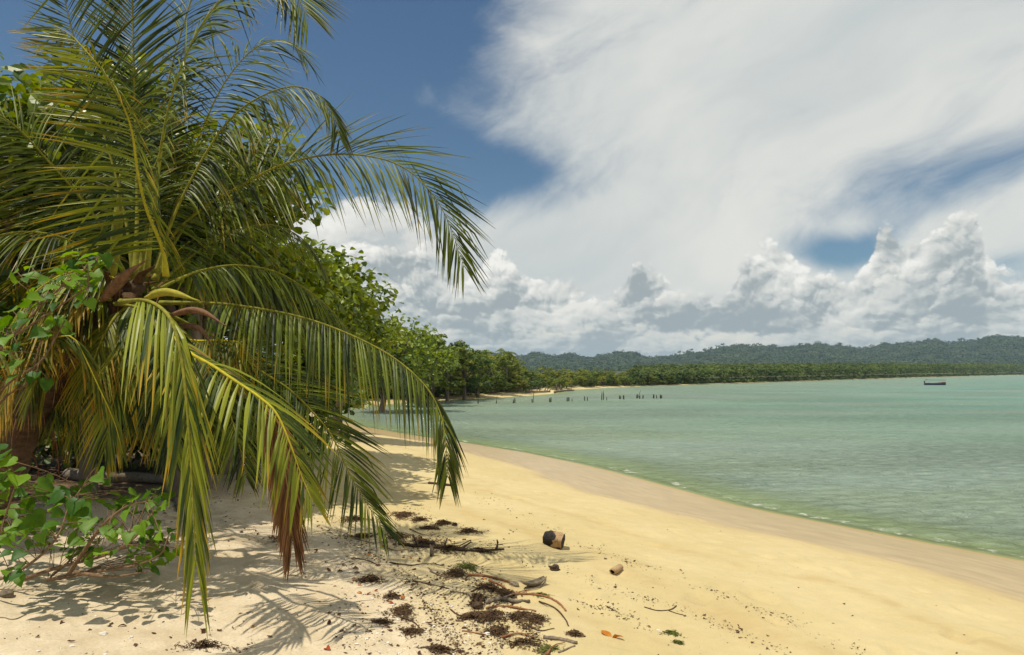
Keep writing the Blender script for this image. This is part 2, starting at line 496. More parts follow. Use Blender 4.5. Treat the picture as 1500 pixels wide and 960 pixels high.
# ------------------------------------------------------------------ water
def water_material():
    m, T, out = mat('sea_water')
    P = pos(T); X, Y, Z = T.sep(P)
    d = T.attr('shore'); dep = T.attr('depth')
    r = T.math('SQRT', X * X + Y * Y)
    # chop: crests lie roughly along the shore
    wv = T.noise(T.vec(X * 2.0 + Y * 0.35, Y * 3.0 - X * 0.5, 0), 1.0, 5, 0.64, 0.5)
    wg = T.noise(T.vec(X * 0.45 + Y * 0.1, Y * 0.75 - X * 0.15, 6), 1.0, 3, 0.55, 0.5)
    wl = T.noise(T.vec(X * 0.12, Y * 0.25, 2), 1.0, 3, 0.55)
    gust = T.smooth(T.noise(T.vec(X * 0.05, Y * 0.10, 3), 1.0, 3, 0.6), 0.3, 0.7, 0.55, 1.2)
    bump = T.bump((wv * 0.9 + wg * 1.2) * gust, 1.0, 0.60)
    # colour of the water itself: more green near, turquoise where deeper
    patch = T.noise(T.vec(X * 0.03, Y * 0.075, 8), 1.0, 4, 0.6)
    c1 = T.mix(T.smooth(dep, 0.4, 2.4), (0.275, 0.350, 0.235), (0.170, 0.350, 0.295))
    c2 = T.mix(T.smooth(patch + (wl - 0.5) * 0.3, 0.35, 0.68), c1, (0.265, 0.345, 0.275))
    c2 = T.mix(T.smooth(dep, 0.03, 0.22), (0.35, 0.45, 0.22), c2)
    tr = T.new('ShaderNodeBsdfTransparent'); tr.inputs[0].default_value = (0.82, 0.96, 0.86, 1)
    df = T.new('ShaderNodeBsdfDiffuse'); T.put(df.inputs[0], c2); T.put(df.inputs['Normal'], bump)
    op = T.smooth(dep, 0.0, 0.05) * 0.62 + T.smooth(dep, 0.03, 0.30) * 0.34
    op = op.clamp()
    body = T.new('ShaderNodeMixShader'); T.put(body.inputs[0], op)
    T.l.new(tr.outputs[0], body.inputs[1]); T.l.new(df.outputs[0], body.inputs[2])
    gl = T.new('ShaderNodeBsdfGlossy'); gl.inputs['Roughness'].default_value = 0.08; T.put(gl.inputs['Normal'], bump)
    fr = T.new('ShaderNodeFresnel'); fr.inputs[0].default_value = 1.33; T.put(fr.inputs['Normal'], bump)
    fac = (Ex(T, fr.outputs[0]) * 0.80).min(0.62) * T.smooth(dep, -0.005, 0.04)
    mx = T.new('ShaderNodeMixShader'); T.put(mx.inputs[0], fac)
    T.l.new(body.outputs[0], mx.inputs[1]); T.l.new(gl.outputs[0], mx.inputs[2])
    # broken lace of foam where the ripples touch the sand
    fn = T.noise(P, 5.0, 5, 0.7); fl = T.noise(P, 0.7, 3, 0.6)
    line = T.math('EXPONENT', (d + 0.30 + (fl - 0.5) * 0.5) * (d + 0.30 + (fl - 0.5) * 0.5) * -40.0)
    foam = T.smooth(fn + line * 0.13 + T.smooth(fl, 0.45, 0.65) * 0.08, 0.66, 0.84) * T.smooth(d, -1.8, -0.5)
    foam = foam * T.smooth(r, 60, 30)
    fd = T.new('ShaderNodeBsdfDiffuse'); fd.inputs[0].default_value = (0.8, 0.8, 0.74, 1)
    m2 = T.new('ShaderNodeMixShader'); T.put(m2.inputs[0], foam * 0.6)
    T.l.new(mx.outputs[0], m2.inputs[1]); T.l.new(fd.outputs[0], m2.inputs[2])
    T.l.new(m2.outputs[0], out.inputs[0])
    return m

def build_water():
    rs = np.concatenate([np.linspace(4.0, 8, 12)[:-1], np.geomspace(8, 60, 300)[:-1], np.geomspace(60, 9000, 140)])
    th = angles()
    x, y = polar(rs, th)
    d = sdist(x, y); g = ground_z(x, y)
    near = np.clip(1 - np.hypot(x, y) / 50, 0, 1)
    z = near * np.clip(-d, 0, 2.5) * (0.012 * fbm(x * 1.2 + y * 0.3, y * 2.2 - x * 0.4, 3, 91) + 0.010 * fbm(x * 0.5, y * 0.9, 2, 93))
    # the last small ripple before the sand
    z = z + near * 0.05 * np.exp(-((d + 0.65 + 0.25 * fbm(x * 0.5, y * 0.5, 2, 95)) / 0.22) ** 2) * (0.6 + 0.4 * vnoise(x * 0.8, y * 0.8, 97))
    z = z + near * 0.035 * np.exp(-((d + 1.7 + 0.4 * fbm(x * 0.4, y * 0.4, 2, 96)) / 0.3) ** 2) * (0.5 + 0.5 * vnoise(x * 0.6, y * 0.6, 98))
    z = z + 0.004
    v = np.stack([x, y, z], -1).reshape(-1, 3)
    f = grid_faces(len(rs), len(th))
    keep = (d.ravel()[f] < 1.2).any(1)
    f = f[keep]
    me = mesh_np('water', v, f[:, ::-1], 4, [water_material()], {'shore': d.ravel(), 'depth': (z - g).ravel()}, smooth=True)
    link('water', me, kind='structure')
build_water()
# ------------------------------------------------------------------ plant materials
def leaf_material(name, dark, light, tip=None, trans=0.35, rough=0.42, gloss=0.5, tipstart=0.55, scale=3.0, dryness=0.0):
    """attributes on the mesh: along (0 base .. 1 tip), rnd (one value per leaf)"""
    m, T, out = mat(name)
    rnd = T.attr('rnd'); al = T.attr('along')
    n = T.noise(pos(T), scale, 3, 0.6)
    col = T.mix(T.smooth(rnd * 0.7 + n * 0.5, 0.2, 0.95), dark, light)
    if tip is not None:
        t2 = T.smooth(al + (n - 0.5) * 0.5 + (T.math('FRACT', rnd * 7.31) - 0.5) * 0.7 + dryness, tipstart, tipstart + 0.45)
        col = T.mix(t2 * T.smooth(T.math('FRACT', rnd * 3.77), 0.15 - dryness, 0.75 - dryness), col, tip)
    p = princ(T, None, col, rough, gloss)
    tr = T.new('ShaderNodeBsdfTranslucent')
    hs = T.new('ShaderNodeHueSaturation'); T.put(hs.inputs['Color'], col)
    hs.inputs['Hue'].default_value = 0.485; hs.inputs['Saturation'].default_value = 1.1; hs.inputs['Value'].default_value = 1.5
    T.l.new(hs.outputs[0], tr.inputs[0])
    mx = T.new('ShaderNodeMixShader'); mx.inputs[0].default_value = trans
    T.l.new(p.outputs[0], mx.inputs[1]); T.l.new(tr.outputs[0], mx.inputs[2])
    T.l.new(mx.outputs[0], out.inputs[0])
    return m

def bark_material(name, c1, c2, sx=8, sz=1.5, bump=0.6, bd=0.02):
    m, T, out = mat(name)
    P = pos(T); X, Y, Z = T.sep(P)
    n = T.noise(T.vec(X * sx, Y * sx, Z * sz), 1.0, 6, 0.7)
    n2 = T.noise(P, 2.5, 3, 0.5)
    princ(T, out, T.mix(T.smooth(n * 0.7 + n2 * 0.3, 0.3, 0.7), c1, c2), 0.88, 0.25, T.bump(n, bump, bd))
    return m

M = {}
M['palm_leaf'] = leaf_material('palm_leaf', (0.010, 0.024, 0.003), (0.165, 0.205, 0.012), (0.36, 0.24, 0.02), 0.20, 0.48, 0.30, 0.72)
M['palm_leaf_yellow'] = leaf_material('palm_leaf_yellow', (0.06, 0.09, 0.010), (0.24, 0.24, 0.018), (0.42, 0.23, 0.025), 0.32, 0.5, 0.3, 0.5, dryness=0.05)
M['palm_leaf_mixed'] = leaf_material('palm_leaf_mixed', (0.022, 0.048, 0.005), (0.28, 0.31, 0.018), (0.56, 0.34, 0.02), 0.24, 0.46, 0.35, 0.62, dryness=0.02)
M['palm_leaf_old'] = leaf_material('palm_leaf_old', (0.035, 0.045, 0.008), (0.22, 0.20, 0.018), (0.40, 0.26, 0.03), 0.25, 0.6, 0.3, 0.3, dryness=0.3)
M['palm_leaf_dead'] = leaf_material('palm_leaf_dead', (0.075, 0.032, 0.012), (0.24, 0.115, 0.045), (0.30, 0.16, 0.07), 0.18, 0.8, 0.2, 0.5)
M['midrib'] = bark_material('midrib', (0.13, 0.13, 0.015), (0.32, 0.29, 0.03), 20, 20, 0.1, 0.005)
M['midrib_yellow'] = bark_material('midrib_yellow', (0.36, 0.31, 0.02), (0.60, 0.50, 0.035), 20, 20, 0.1, 0.005)
M['midrib_dead'] = bark_material('midrib_dead', (0.16, 0.08, 0.03), (0.30, 0.17, 0.07), 20, 20, 0.3, 0.005)
M['palm_trunk'] = bark_material('palm_trunk', (0.04, 0.024, 0.014), (0.14, 0.085, 0.05), 9, 22, 0.9, 0.03)
M['palm_fibre'] = bark_material('palm_fibre', (0.035, 0.018, 0.008), (0.15, 0.075, 0.028), 60, 12, 0.7, 0.01)
M['spathe_green'] = bark_material('spathe_green', (0.26, 0.23, 0.025), (0.46, 0.40, 0.05), 30, 30, 0.4, 0.006)
M['spathe_brown'] = bark_material('spathe_brown', (0.10, 0.045, 0.022), (0.28, 0.15, 0.08), 30, 30, 0.5, 0.006)
M['tree_leaf'] = leaf_material('tree_leaf', (0.045, 0.095, 0.008), (0.26, 0.32, 0.022), (0.32, 0.20, 0.03), 0.32, 0.40, 0.5, 0.98, 1.2)
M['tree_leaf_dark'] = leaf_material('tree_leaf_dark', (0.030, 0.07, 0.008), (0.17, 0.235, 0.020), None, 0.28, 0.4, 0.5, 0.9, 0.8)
M['far_leaf'] = leaf_material('far_leaf', (0.045, 0.085, 0.012), (0.20, 0.245, 0.026), (0.20, 0.15, 0.05), 0.25, 0.6, 0.3, 0.9, 0.25)
M['hib_leaf'] = leaf_material('hibiscus_leaf', (0.035, 0.11, 0.008), (0.17, 0.31, 0.022), (0.42, 0.36, 0.03), 0.42, 0.5, 0.3, 0.85, 22.0)
M['belt_leaf'] = leaf_material('belt_leaf', (0.022, 0.050, 0.012), (0.135, 0.185, 0.030), (0.17, 0.12, 0.05), 0.22, 0.6, 0.3, 0.85, 0.06)
M['bark'] = bark_material('bark', (0.09, 0.065, 0.045), (0.26, 0.20, 0.15))
M['twig'] = bark_material('twig', (0.13, 0.075, 0.04), (0.30, 0.19, 0.11), 30, 30)

# ------------------------------------------------------------------ curves, tubes
def catmull(pts, n):
    P = [np.array(p, dtype=float) for p in pts]
    P = [2 * P[0] - P[1]] + P + [2 * P[-1] - P[-2]]
    segs = len(P) - 3; out = []
    for u in np.linspace(0, segs - 1e-6, n):
        i = int(u); t = u - i; a, b, c, d = P[i:i + 4]
        out.append(0.5 * (2 * b + (c - a) * t + (2 * a - 5 * b + 4 * c - d) * t * t + (3 * b - a - 3 * c + d) * t ** 3))
    out = np.array(out)
    # even spacing
    L = np.concatenate([[0], np.cumsum(np.linalg.norm(np.diff(out, axis=0), axis=1))])
    s = np.linspace(0, L[-1], n)
    return np.stack([np.interp(s, L, out[:, k]) for k in range(3)], 1), L[-1]

def norm(v): return v / max(1e-9, float(np.linalg.norm(v)))

class MB:
    """collects quads and tubes into one mesh"""
    def __init__(s): s.v = []; s.f = []; s.n = 0; s.al = []; s.rn = []; s.mi = []
    def add(s, verts, faces, al=None, rn=0.5, mi=0):
        verts = np.asarray(verts, dtype=float)
        s.v.append(verts); s.f += [tuple(int(q) + s.n for q in f) for f in faces]; s.mi += [mi] * len(faces)
        s.al.append(np.zeros(len(verts)) if al is None else np.asarray(al, dtype=float))
        s.rn.append(np.full(len(verts), rn) if np.isscalar(rn) else np.asarray(rn, dtype=float)); s.n += len(verts)
    def tube(s, pts, rads, k=7, rn=0.5, mi=0, flat=1.0, jit=0.0, rng=None, cap=True):
        pts = np.asarray(pts, dtype=float); n = len(pts); rads = np.broadcast_to(rads, (n,)) if np.isscalar(rads) else rads
        T = np.gradient(pts, axis=0); up = np.array([0.03, 0.05, 1.0]); V = []
        for i in range(n):
            t = norm(T[i])
            a = np.cross(t, up)
            if np.linalg.norm(a) < 0.05: a = np.cross(t, np.array([1.0, 0.1, 0]))
            a = norm(a); b = np.cross(a, t)
            for j in range(k):
                q = 2 * math.pi * j / k
                r = rads[i] * (1 + (rng.uniform(-jit, jit) if jit else 0))
                V.append(pts[i] + a * math.cos(q) * r + b * math.sin(q) * r * flat)
        Fs = [(i * k + j, i * k + (j + 1) % k, (i + 1) * k + (j + 1) % k, (i + 1) * k + j) for i in range(n - 1) for j in range(k)]
        if cap: Fs += [tuple(range(k))[::-1], tuple((n - 1) * k + j for j in range(k))]
        s.add(V, Fs, np.repeat(np.linspace(0, 1, n), k), rn, mi)
    def mesh(s, name, mats, smooth=True):
        if not s.v: return None
        nper = [len(f) for f in s.f]
        return mesh_np(name, np.concatenate(s.v), [q for f in s.f for q in f], nper, mats,
                       {'along': np.concatenate(s.al), 'rnd': np.concatenate(s.rn)}, smooth, s.mi)

# ------------------------------------------------------------------ coconut palm
def frond_meshes(pts3, rng, N, pairs=85, L=0.62, t0=0.16, angle=(72, 28), droop=1.0, stiff=0.5, width=0.026, hug=0.0, side_scale=(1, 1), ds=(1, 1), kink=0.12, yellow=0.0, Lprof=None, r0=0.019):
    """a pinnate leaf: pts3 the midrib in world space, N the hint for its upper face"""
    C, LEN = catmull(pts3, 60)
    Tn = np.gradient(C, axis=0); Tn /= np.linalg.norm(Tn, axis=1)[:, None]
    N = norm(np.array(N, dtype=float))
    lf = MB()
    down = np.array([0, 0, -1.0])
    for i in range(pairs):
        for sd in (0, 1):
            t = t0 + (1 - t0) * (i + rng.uniform(-.3, .3) + 0.5) / pairs
            t = min(max(t, 0), 0.999)
            if rng.random() < 0.03: continue
            u = t * 59; k = int(u); fr = u - k
            p = C[k] * (1 - fr) + C[min(k + 1, 59)] * fr; T = norm(Tn[k])
            n = norm(N - T * N.dot(T)); S = np.cross(T, n) * (1 if sd == 0 else -1)
            tt = (t - t0) / (1 - t0)
            prof = (0.55 + 0.45 * min(1, tt / 0.25)) * (1 if tt < 0.5 else 1 - 0.62 * ((tt - 0.5) / 0.5) ** 1.5) if Lprof is None else Lprof(tt)
            Lk = L * prof * side_scale[sd] * rng.uniform(0.86, 1.08)
            a = R(angle[0] + (angle[1] - angle[0]) * tt + rng.uniform(-6, 6)) * (1 - hug)
            d = norm(T * math.cos(a) + S * math.sin(a) + n * (0.30 * (1 - tt)) * rng.uniform(0.2, 1.2))
            nseg = 7; seg = Lk / nseg
            dr = droop * ds[sd] * rng.uniform(0.75, 1.3) * 0.16
            kk = rng.randint(2, 5) if rng.random() < kink else -1
            twist = rng.uniform(-0.45, 0.45)
            w0 = width * rng.uniform(0.8, 1.15) * (1 - 0.35 * tt)
            V = []; al = []
            q = p + S * 0.004
            wv = norm(T - d * T.dot(d))
            for j in range(nseg + 1):
                s_ = j / nseg
                g = dr * (0.25 + 2.3 * math.exp(-3.2 * s_))
                if j == kk: g += 1.3
                if j > 0:
                    d = norm(d + down * g * (1 - 0.75 * max(0, d.dot(down))) + np.array([rng.gauss(0, .012), rng.gauss(0, .012), 0]))
                    q = q + d * seg
                wv = norm(wv - d * wv.dot(d))
                nn = np.cross(d, wv)
                ct, st = math.cos(twist * (0.4 + s_)), math.sin(twist * (0.4 + s_))
                w1 = wv * ct + nn * st
                n1 = np.cross(d, w1)
                ws = w0 * (0.35 + 2.2 * s_ if s_ < 0.3 else (1.01 - 0.96 * ((s_ - 0.3) / 0.7) ** 1.35)) * 0.5
                V += [q + w1 * ws, q + n1 * ws * 0.42, q - w1 * ws]
                al += [s_] * 3
            Fs = []
            for j in range(nseg):
                b = 3 * j
                Fs += [(b, b + 1, b + 4, b + 3), (b + 1, b + 2, b + 5, b + 4)]
            rv = rng.random()
            lf.add(V, Fs, al, min(1, rv), 0)
    rb = MB()
    rr = np.linspace(1, 0, 60) ** 0.8 * r0 * 0.85 + 0.0028
    rr[:6] *= np.linspace(1.7, 1.1, 6)
    rb.tube(C, rr, 6, rng.random(), 0, 0.75)
    return lf, rb

rngP = random.Random(11)
palm = tag(bpy.data.objects.new('coconut_palm', None), 'leaning coconut palm with long arching green and yellow fronds over the sand', 'palm')
COL.objects.link(palm)
pb = at(-45, 775); palm.location = pb

def child(name, me, parent, label=None, base=None, kind=None):
    """link a mesh written in world coordinates under its thing"""
    b = base if base is not None else parent.location
    co = np.empty(len(me.vertices) * 3, dtype=np.float32); me.vertices.foreach_get('co', co)
    co = co.reshape(-1, 3) - np.array(b, dtype=np.float32); me.vertices.foreach_set('co', co.ravel()); me.update()
    o = bpy.data.objects.new(name, me); COL.objects.link(o); o.parent = parent
    if label: o['label'] = label
    if kind: o['kind'] = kind
    return o

UP = (0, 0, 1)
FR = [
 # points (px, py, distance), upper face, options
 dict(p=[(198,405,5.75),(201,300,5.9),(199,200,6.05),(196,100,6.15),(194,0,6.15),(190,-110,6.0),(184,-190,5.8)], N=(0.15,1,0.1), L=0.88, pairs=104, angle=(50,40), droop=0.10, width=0.038, ss=(1.0,0.72), ds=(1,4)),
 dict(p=[(214,405,5.6),(226,300,5.5),(239,200,5.4),(258,120,5.35),(288,50,5.3),(320,5,5.3),(355,-22,5.25),(395,-32,5.2),(428,-15,5.1),(452,25,5.0)], N=(-0.35,-0.5,0.6), L=0.86, pairs=100, droop=1.0),
 dict(p=[(243,405,5.35),(238,365,5.3),(216,310,5.2),(203,260,5.15),(190,180,5.1),(160,118,5.05),(132,82,5.0),(104,52,5.0),(80,38,5.0)], N=(-0.2,-0.75,0.6), L=0.92, pairs=88, droop=0.35, m='g', mr='y', t0=0.10, ds=(9,1), ss=(0.42,1), angle=(84,30), sh=1.08, lp=lambda t: 1.05 - 0.72 * t),
 dict(p=[(228,412,5.65),(252,348,5.64),(300,303,5.62),(350,274,5.60),(410,243,5.57),(480,227,5.54),(540,229,5.51),(590,245,5.49),(630,280,5.47),(658,328,5.46),(680,392,5.45)], N=(0.05,-0.80,0.62), sh=1.25, L=0.88, pairs=98, droop=1.3, angle=(74,22), kink=0.2, t0=0.2, ds=(1,0.55)),
 dict(p=[(228,400,5.9),(262,300,6.0),(312,208,6.1),(350,163,6.1),(390,138,6.1),(430,127,6.1),(465,138,6.1),(488,168,6.1),(498,205,6.1)], N=(0.1,-0.5,0.8), L=0.62, pairs=80, droop=2.0, kink=0.35, t0=0.25),
 dict(p=[(220,432,5.5),(260,410,5.6),(300,395,5.8),(350,389,6.0),(405,399,6.2),(452,427,6.3),(490,460,6.4),(525,505,6.5)], N=(0,-0.15,1), L=0.62, pairs=90, droop=3.6),
 dict(p=[(235,444,5.5),(300,444,5.4),(350,448,5.3),(430,462,5.2),(500,485,5.1),(570,520,5.0),(620,562,4.9),(645,605,4.85),(653,650,4.8),(656,700,4.8)], N=(0.1,-0.30,0.95), L=0.66, pairs=108, droop=3.4, angle=(75,24)),
 dict(p=[(228,465,5.4),(272,512,5.1),(310,535,5.0),(340,555,4.9),(380,582,4.8),(405,606,4.75),(425,650,4.7),(441,695,4.7),(458,735,4.7)], N=(0.2,-0.45,0.9), L=0.60, pairs=50, droop=1.9, m='g', mr='y', width=0.034, sh=1.0),
 dict(p=[(235,455,5.8),(320,497,5.95),(380,542,6.0),(423,570,6.0),(460,606,6.0),(488,642,6.0),(515,700,5.95),(540,742,5.95),(566,780,5.9)], N=(0.45,-0.9,0.35), L=0.66, pairs=80, droop=0.85, angle=(70,22)),
 dict(p=[(178,442,5.4),(212,440,5.0),(240,455,4.72),(256,482,4.58),(266,525,4.5),(272,575,4.42),(278,650,4.35),(283,740,4.28),(287,830,4.22)], N=(0.1,-0.9,0.35), L=0.86, pairs=46, droop=2.2, hug=0.70, m='g', width=0.030, t0=0.14, sh=1.0, lp=lambda t: 1.0 - 0.50 * t, angle=(72,34)),
 dict(p=[(170,445,5.5),(205,452,5.15),(228,478,4.95),(242,530,4.85),(250,600,4.8),(256,670,4.75)], N=(0.1,-0.9,0.35), L=0.6, pairs=50, droop=1.7, hug=0.3, width=0.034),
 # the snapped one on the left
 dict(p=[(-300,640,4.9),(-200,560,4.75),(-90,524,4.6),(0,511,4.5),(60,499,4.45),(100,492,4.4),(112,500,4.4),(125,525,4.4),(146,570,4.4),(168,620,4.4),(180,665,4.4)], N=(0,-0.4,0.9), L=0.40, pairs=56, droop=2.6, hug=0.62, m='y', sh=1.28, mr='y', width=0.036),
 # to the left
 dict(p=[(185,410,5.6),(150,335,5.5),(105,275,5.4),(65,230,5.3),(30,192,5.2),(-15,160,5.1),(-80,135,5.0),(-150,150,5.0)], N=(-0.2,-0.55,0.8), sh=1.30, L=0.74, pairs=80, droop=1.0, mr='n'),
 dict(p=[(182,415,5.5),(125,365,5.3),(65,342,5.1),(0,345,5.0),(-60,380,4.9),(-120,440,4.9)], N=(0,-0.3,0.9), sh=1.30, L=0.66, pairs=75, droop=1.5, mr='n'),
 dict(p=[(178,425,5.7),(115,395,5.8),(50,398,5.9),(-20,430,6.0),(-70,500,6.1)], N=(0,-0.2,1), sh=1.30, L=0.62, pairs=70, droop=1.6, m='y'),
 dict(p=[(205,400,6.0),(222,280,6.3),(240,150,6.5),(268,40,6.6),(300,-50,6.6),(350,-120,6.5)], N=(0.5,0.7,0.3), L=0.78, pairs=80, droop=0.6),
 dict(p=[(225,410,6.0),(272,330,6.4),(325,262,6.7),(375,225,6.9),(420,215,7.1),(455,232,7.2),(480,270,7.3)], N=(0.3,-0.2,0.9), L=0.7, pairs=75, droop=1.2),
 dict(p=[(225,425,6.0),(285,372,6.4),(345,338,6.7),(400,330,7.0),(445,352,7.2),(475,395,7.3)], N=(0.3,-0.1,0.9), L=0.68, pairs=70, droop=1.6),
 dict(p=[(175,440,5.6),(120,440,5.4),(65,470,5.2),(25,530,5.1),(0,610,5.0)], N=(-0.3,-0.4,0.8), L=0.58, pairs=62, droop=1.8, m='o'),
 dict(p=[(196,408,5.9),(180,300,6.0),(150,190,6.1),(118,90,6.1),(95,0,6.1),(80,-90,6.0)], N=(0.2,0.9,0.2), L=0.84, pairs=85, droop=0.15, angle=(52,40), ds=(1,3)),
 dict(p=[(188,410,5.7),(140,320,5.7),(85,245,5.7),(20,185,5.7),(-50,150,5.7),(-120,150,5.7)], N=(-0.2,-0.4,0.8), sh=1.30, L=0.80, pairs=80, droop=0.7),
 dict(p=[(182,416,5.8),(120,350,5.9),(50,300,6.0),(-30,280,6.0),(-110,300,6.0)], N=(0,-0.3,0.9), sh=1.30, L=0.74, pairs=75, droop=0.9, m='g'),
 dict(p=[(222,408,6.1),(258,300,6.3),(292,200,6.5),(330,120,6.6),(375,70,6.7),(420,60,6.8),(450,90,6.8)], N=(0.3,-0.3,0.8), L=0.76, pairs=80, droop=1.2),
 dict(p=[(222,420,6.1),(290,400,6.3),(350,400,6.5),(405,425,6.7),(445,470,6.8),(470,530,6.8)], N=(0.2,-0.2,1), L=0.66, pairs=75, droop=3.0),
 dict(p=[(200,440,5.9),(160,470,5.9),(130,530,5.9),(115,600,5.9),(108,650,5.9)], N=(-0.3,-0.7,0.4), L=0.55, pairs=50, droop=2.4, m='g', hug=0.2),
 dict(p=[(215,455,6.1),(250,520,6.1),(280,590,6.1),(300,660,6.1)], N=(0.2,-0.8,0.3), L=0.6, pairs=60, droop=2.2),
 dict(p=[(190,430,5.7),(140,445,5.5),(95,480,5.4),(62,530,5.35),(45,590,5.3)], N=(-0.3,-0.6,0.6), L=0.60, pairs=60, droop=1.8, m='g'),
 dict(p=[(188,425,5.6),(150,400,5.5),(100,400,5.4),(50,430,5.35),(15,480,5.3)], N=(-0.1,-0.5,0.8), L=0.62, pairs=66, droop=2.0, m='g', mr='y'),
 dict(p=[(195,440,5.6),(165,470,5.4),(140,520,5.3),(128,570,5.25)], N=(-0.2,-0.8,0.4), L=0.55, pairs=52, droop=2.0, m='y'),
 dict(p=[(205,445,5.7),(205,490,5.5),(192,550,5.4),(182,610,5.35)], N=(0.1,-0.8,0.4), L=0.58, pairs=52, droop=2.0),
 # low and old
 dict(p=[(240,470,5.6),(275,497,5.5),(320,499,5.4),(348,501,5.35),(352,508,5.35),(351,530,5.35),(347,560,5.35)], N=(0,-0.4,0.9), L=0.42, pairs=46, droop=2.0, m='y', mr='y'),
 dict(p=[(205,455,5.5),(190,500,5.3),(172,560,5.25),(160,620,5.2),(152,665,5.2)], N=(-0.1,-0.9,0.3), L=0.55, pairs=44, droop=2.0, m='g', hug=0.3),
 dict(p=[(215,455,5.8),(225,500,5.6),(218,570,5.6),(205,640,5.55)], N=(0,-0.9,0.3), L=0.6, pairs=44, droop=2.0, m='o', hug=0.25),
 dict(p=[(170,450,5.9),(120,480,5.9),(90,545,5.9),(80,620,5.9)], N=(-0.3,-0.8,0.4), L=0.6, pairs=50, droop=2.0),
 dict(p=[(235,470,5.9),(290,520,5.8),(330,590,5.75),(350,650,5.7),(360,700,5.7)], N=(0.3,-0.8,0.4), L=0.56, pairs=60, droop=2.0, m='n'),
 dict(p=[(230,475,5.6),(300,522,5.4),(360,565,5.3),(398,610,5.2),(413,660,5.18),(422,720,5.15),(428,790,5.12)], N=(0.1,-0.9,0.3), sh=1.0, L=0.36, pairs=80, droop=2.4, hug=0.55, m='d', mr='d', t0=0.52, width=0.026, lp=lambda t: 0.8 + 0.4 * math.sin(3.1 * t)),
]
MM = {'n': 'palm_leaf', 'g': 'palm_leaf_mixed', 'y': 'palm_leaf_yellow', 'o': 'palm_leaf_old', 'd': 'palm_leaf_dead'}
MR = {'n': 'midrib', 'y': 'midrib_yellow', 'd': 'midrib_dead'}
LAB = {'y': 'frond turning yellow at its leaflet tips', 'o': 'old frond of yellow brown leaflets', 'd': 'dead brown frond'}
for fr in FR:
    k = fr.get('m', 'n')
    lf, rb = frond_meshes([PT(q[0], q[1], q[2] * fr.get('sh', 1.12)) for q in fr['p']], rngP, fr['N'], int(fr['pairs'] * 0.95), fr['L'] * 1.10, fr.get('t0', 0.16), fr.get('angle', (72, 28)),
                          fr['droop'], 0.5, fr.get('width', 0.027) * 0.98, fr.get('hug', 0.0), side_scale=fr.get('ss', (1, 1)), ds=fr.get('ds', (1, 1)), kink=fr.get('kink', 0.10), Lprof=fr.get('lp'))
    fo = child('frond', lf.mesh('frond', [M[MM[k]]], False), palm, LAB.get(k))
    child('midrib', rb.mesh('midrib', [M[MR[fr.get('mr', 'n')]]]), fo, base=palm.location)

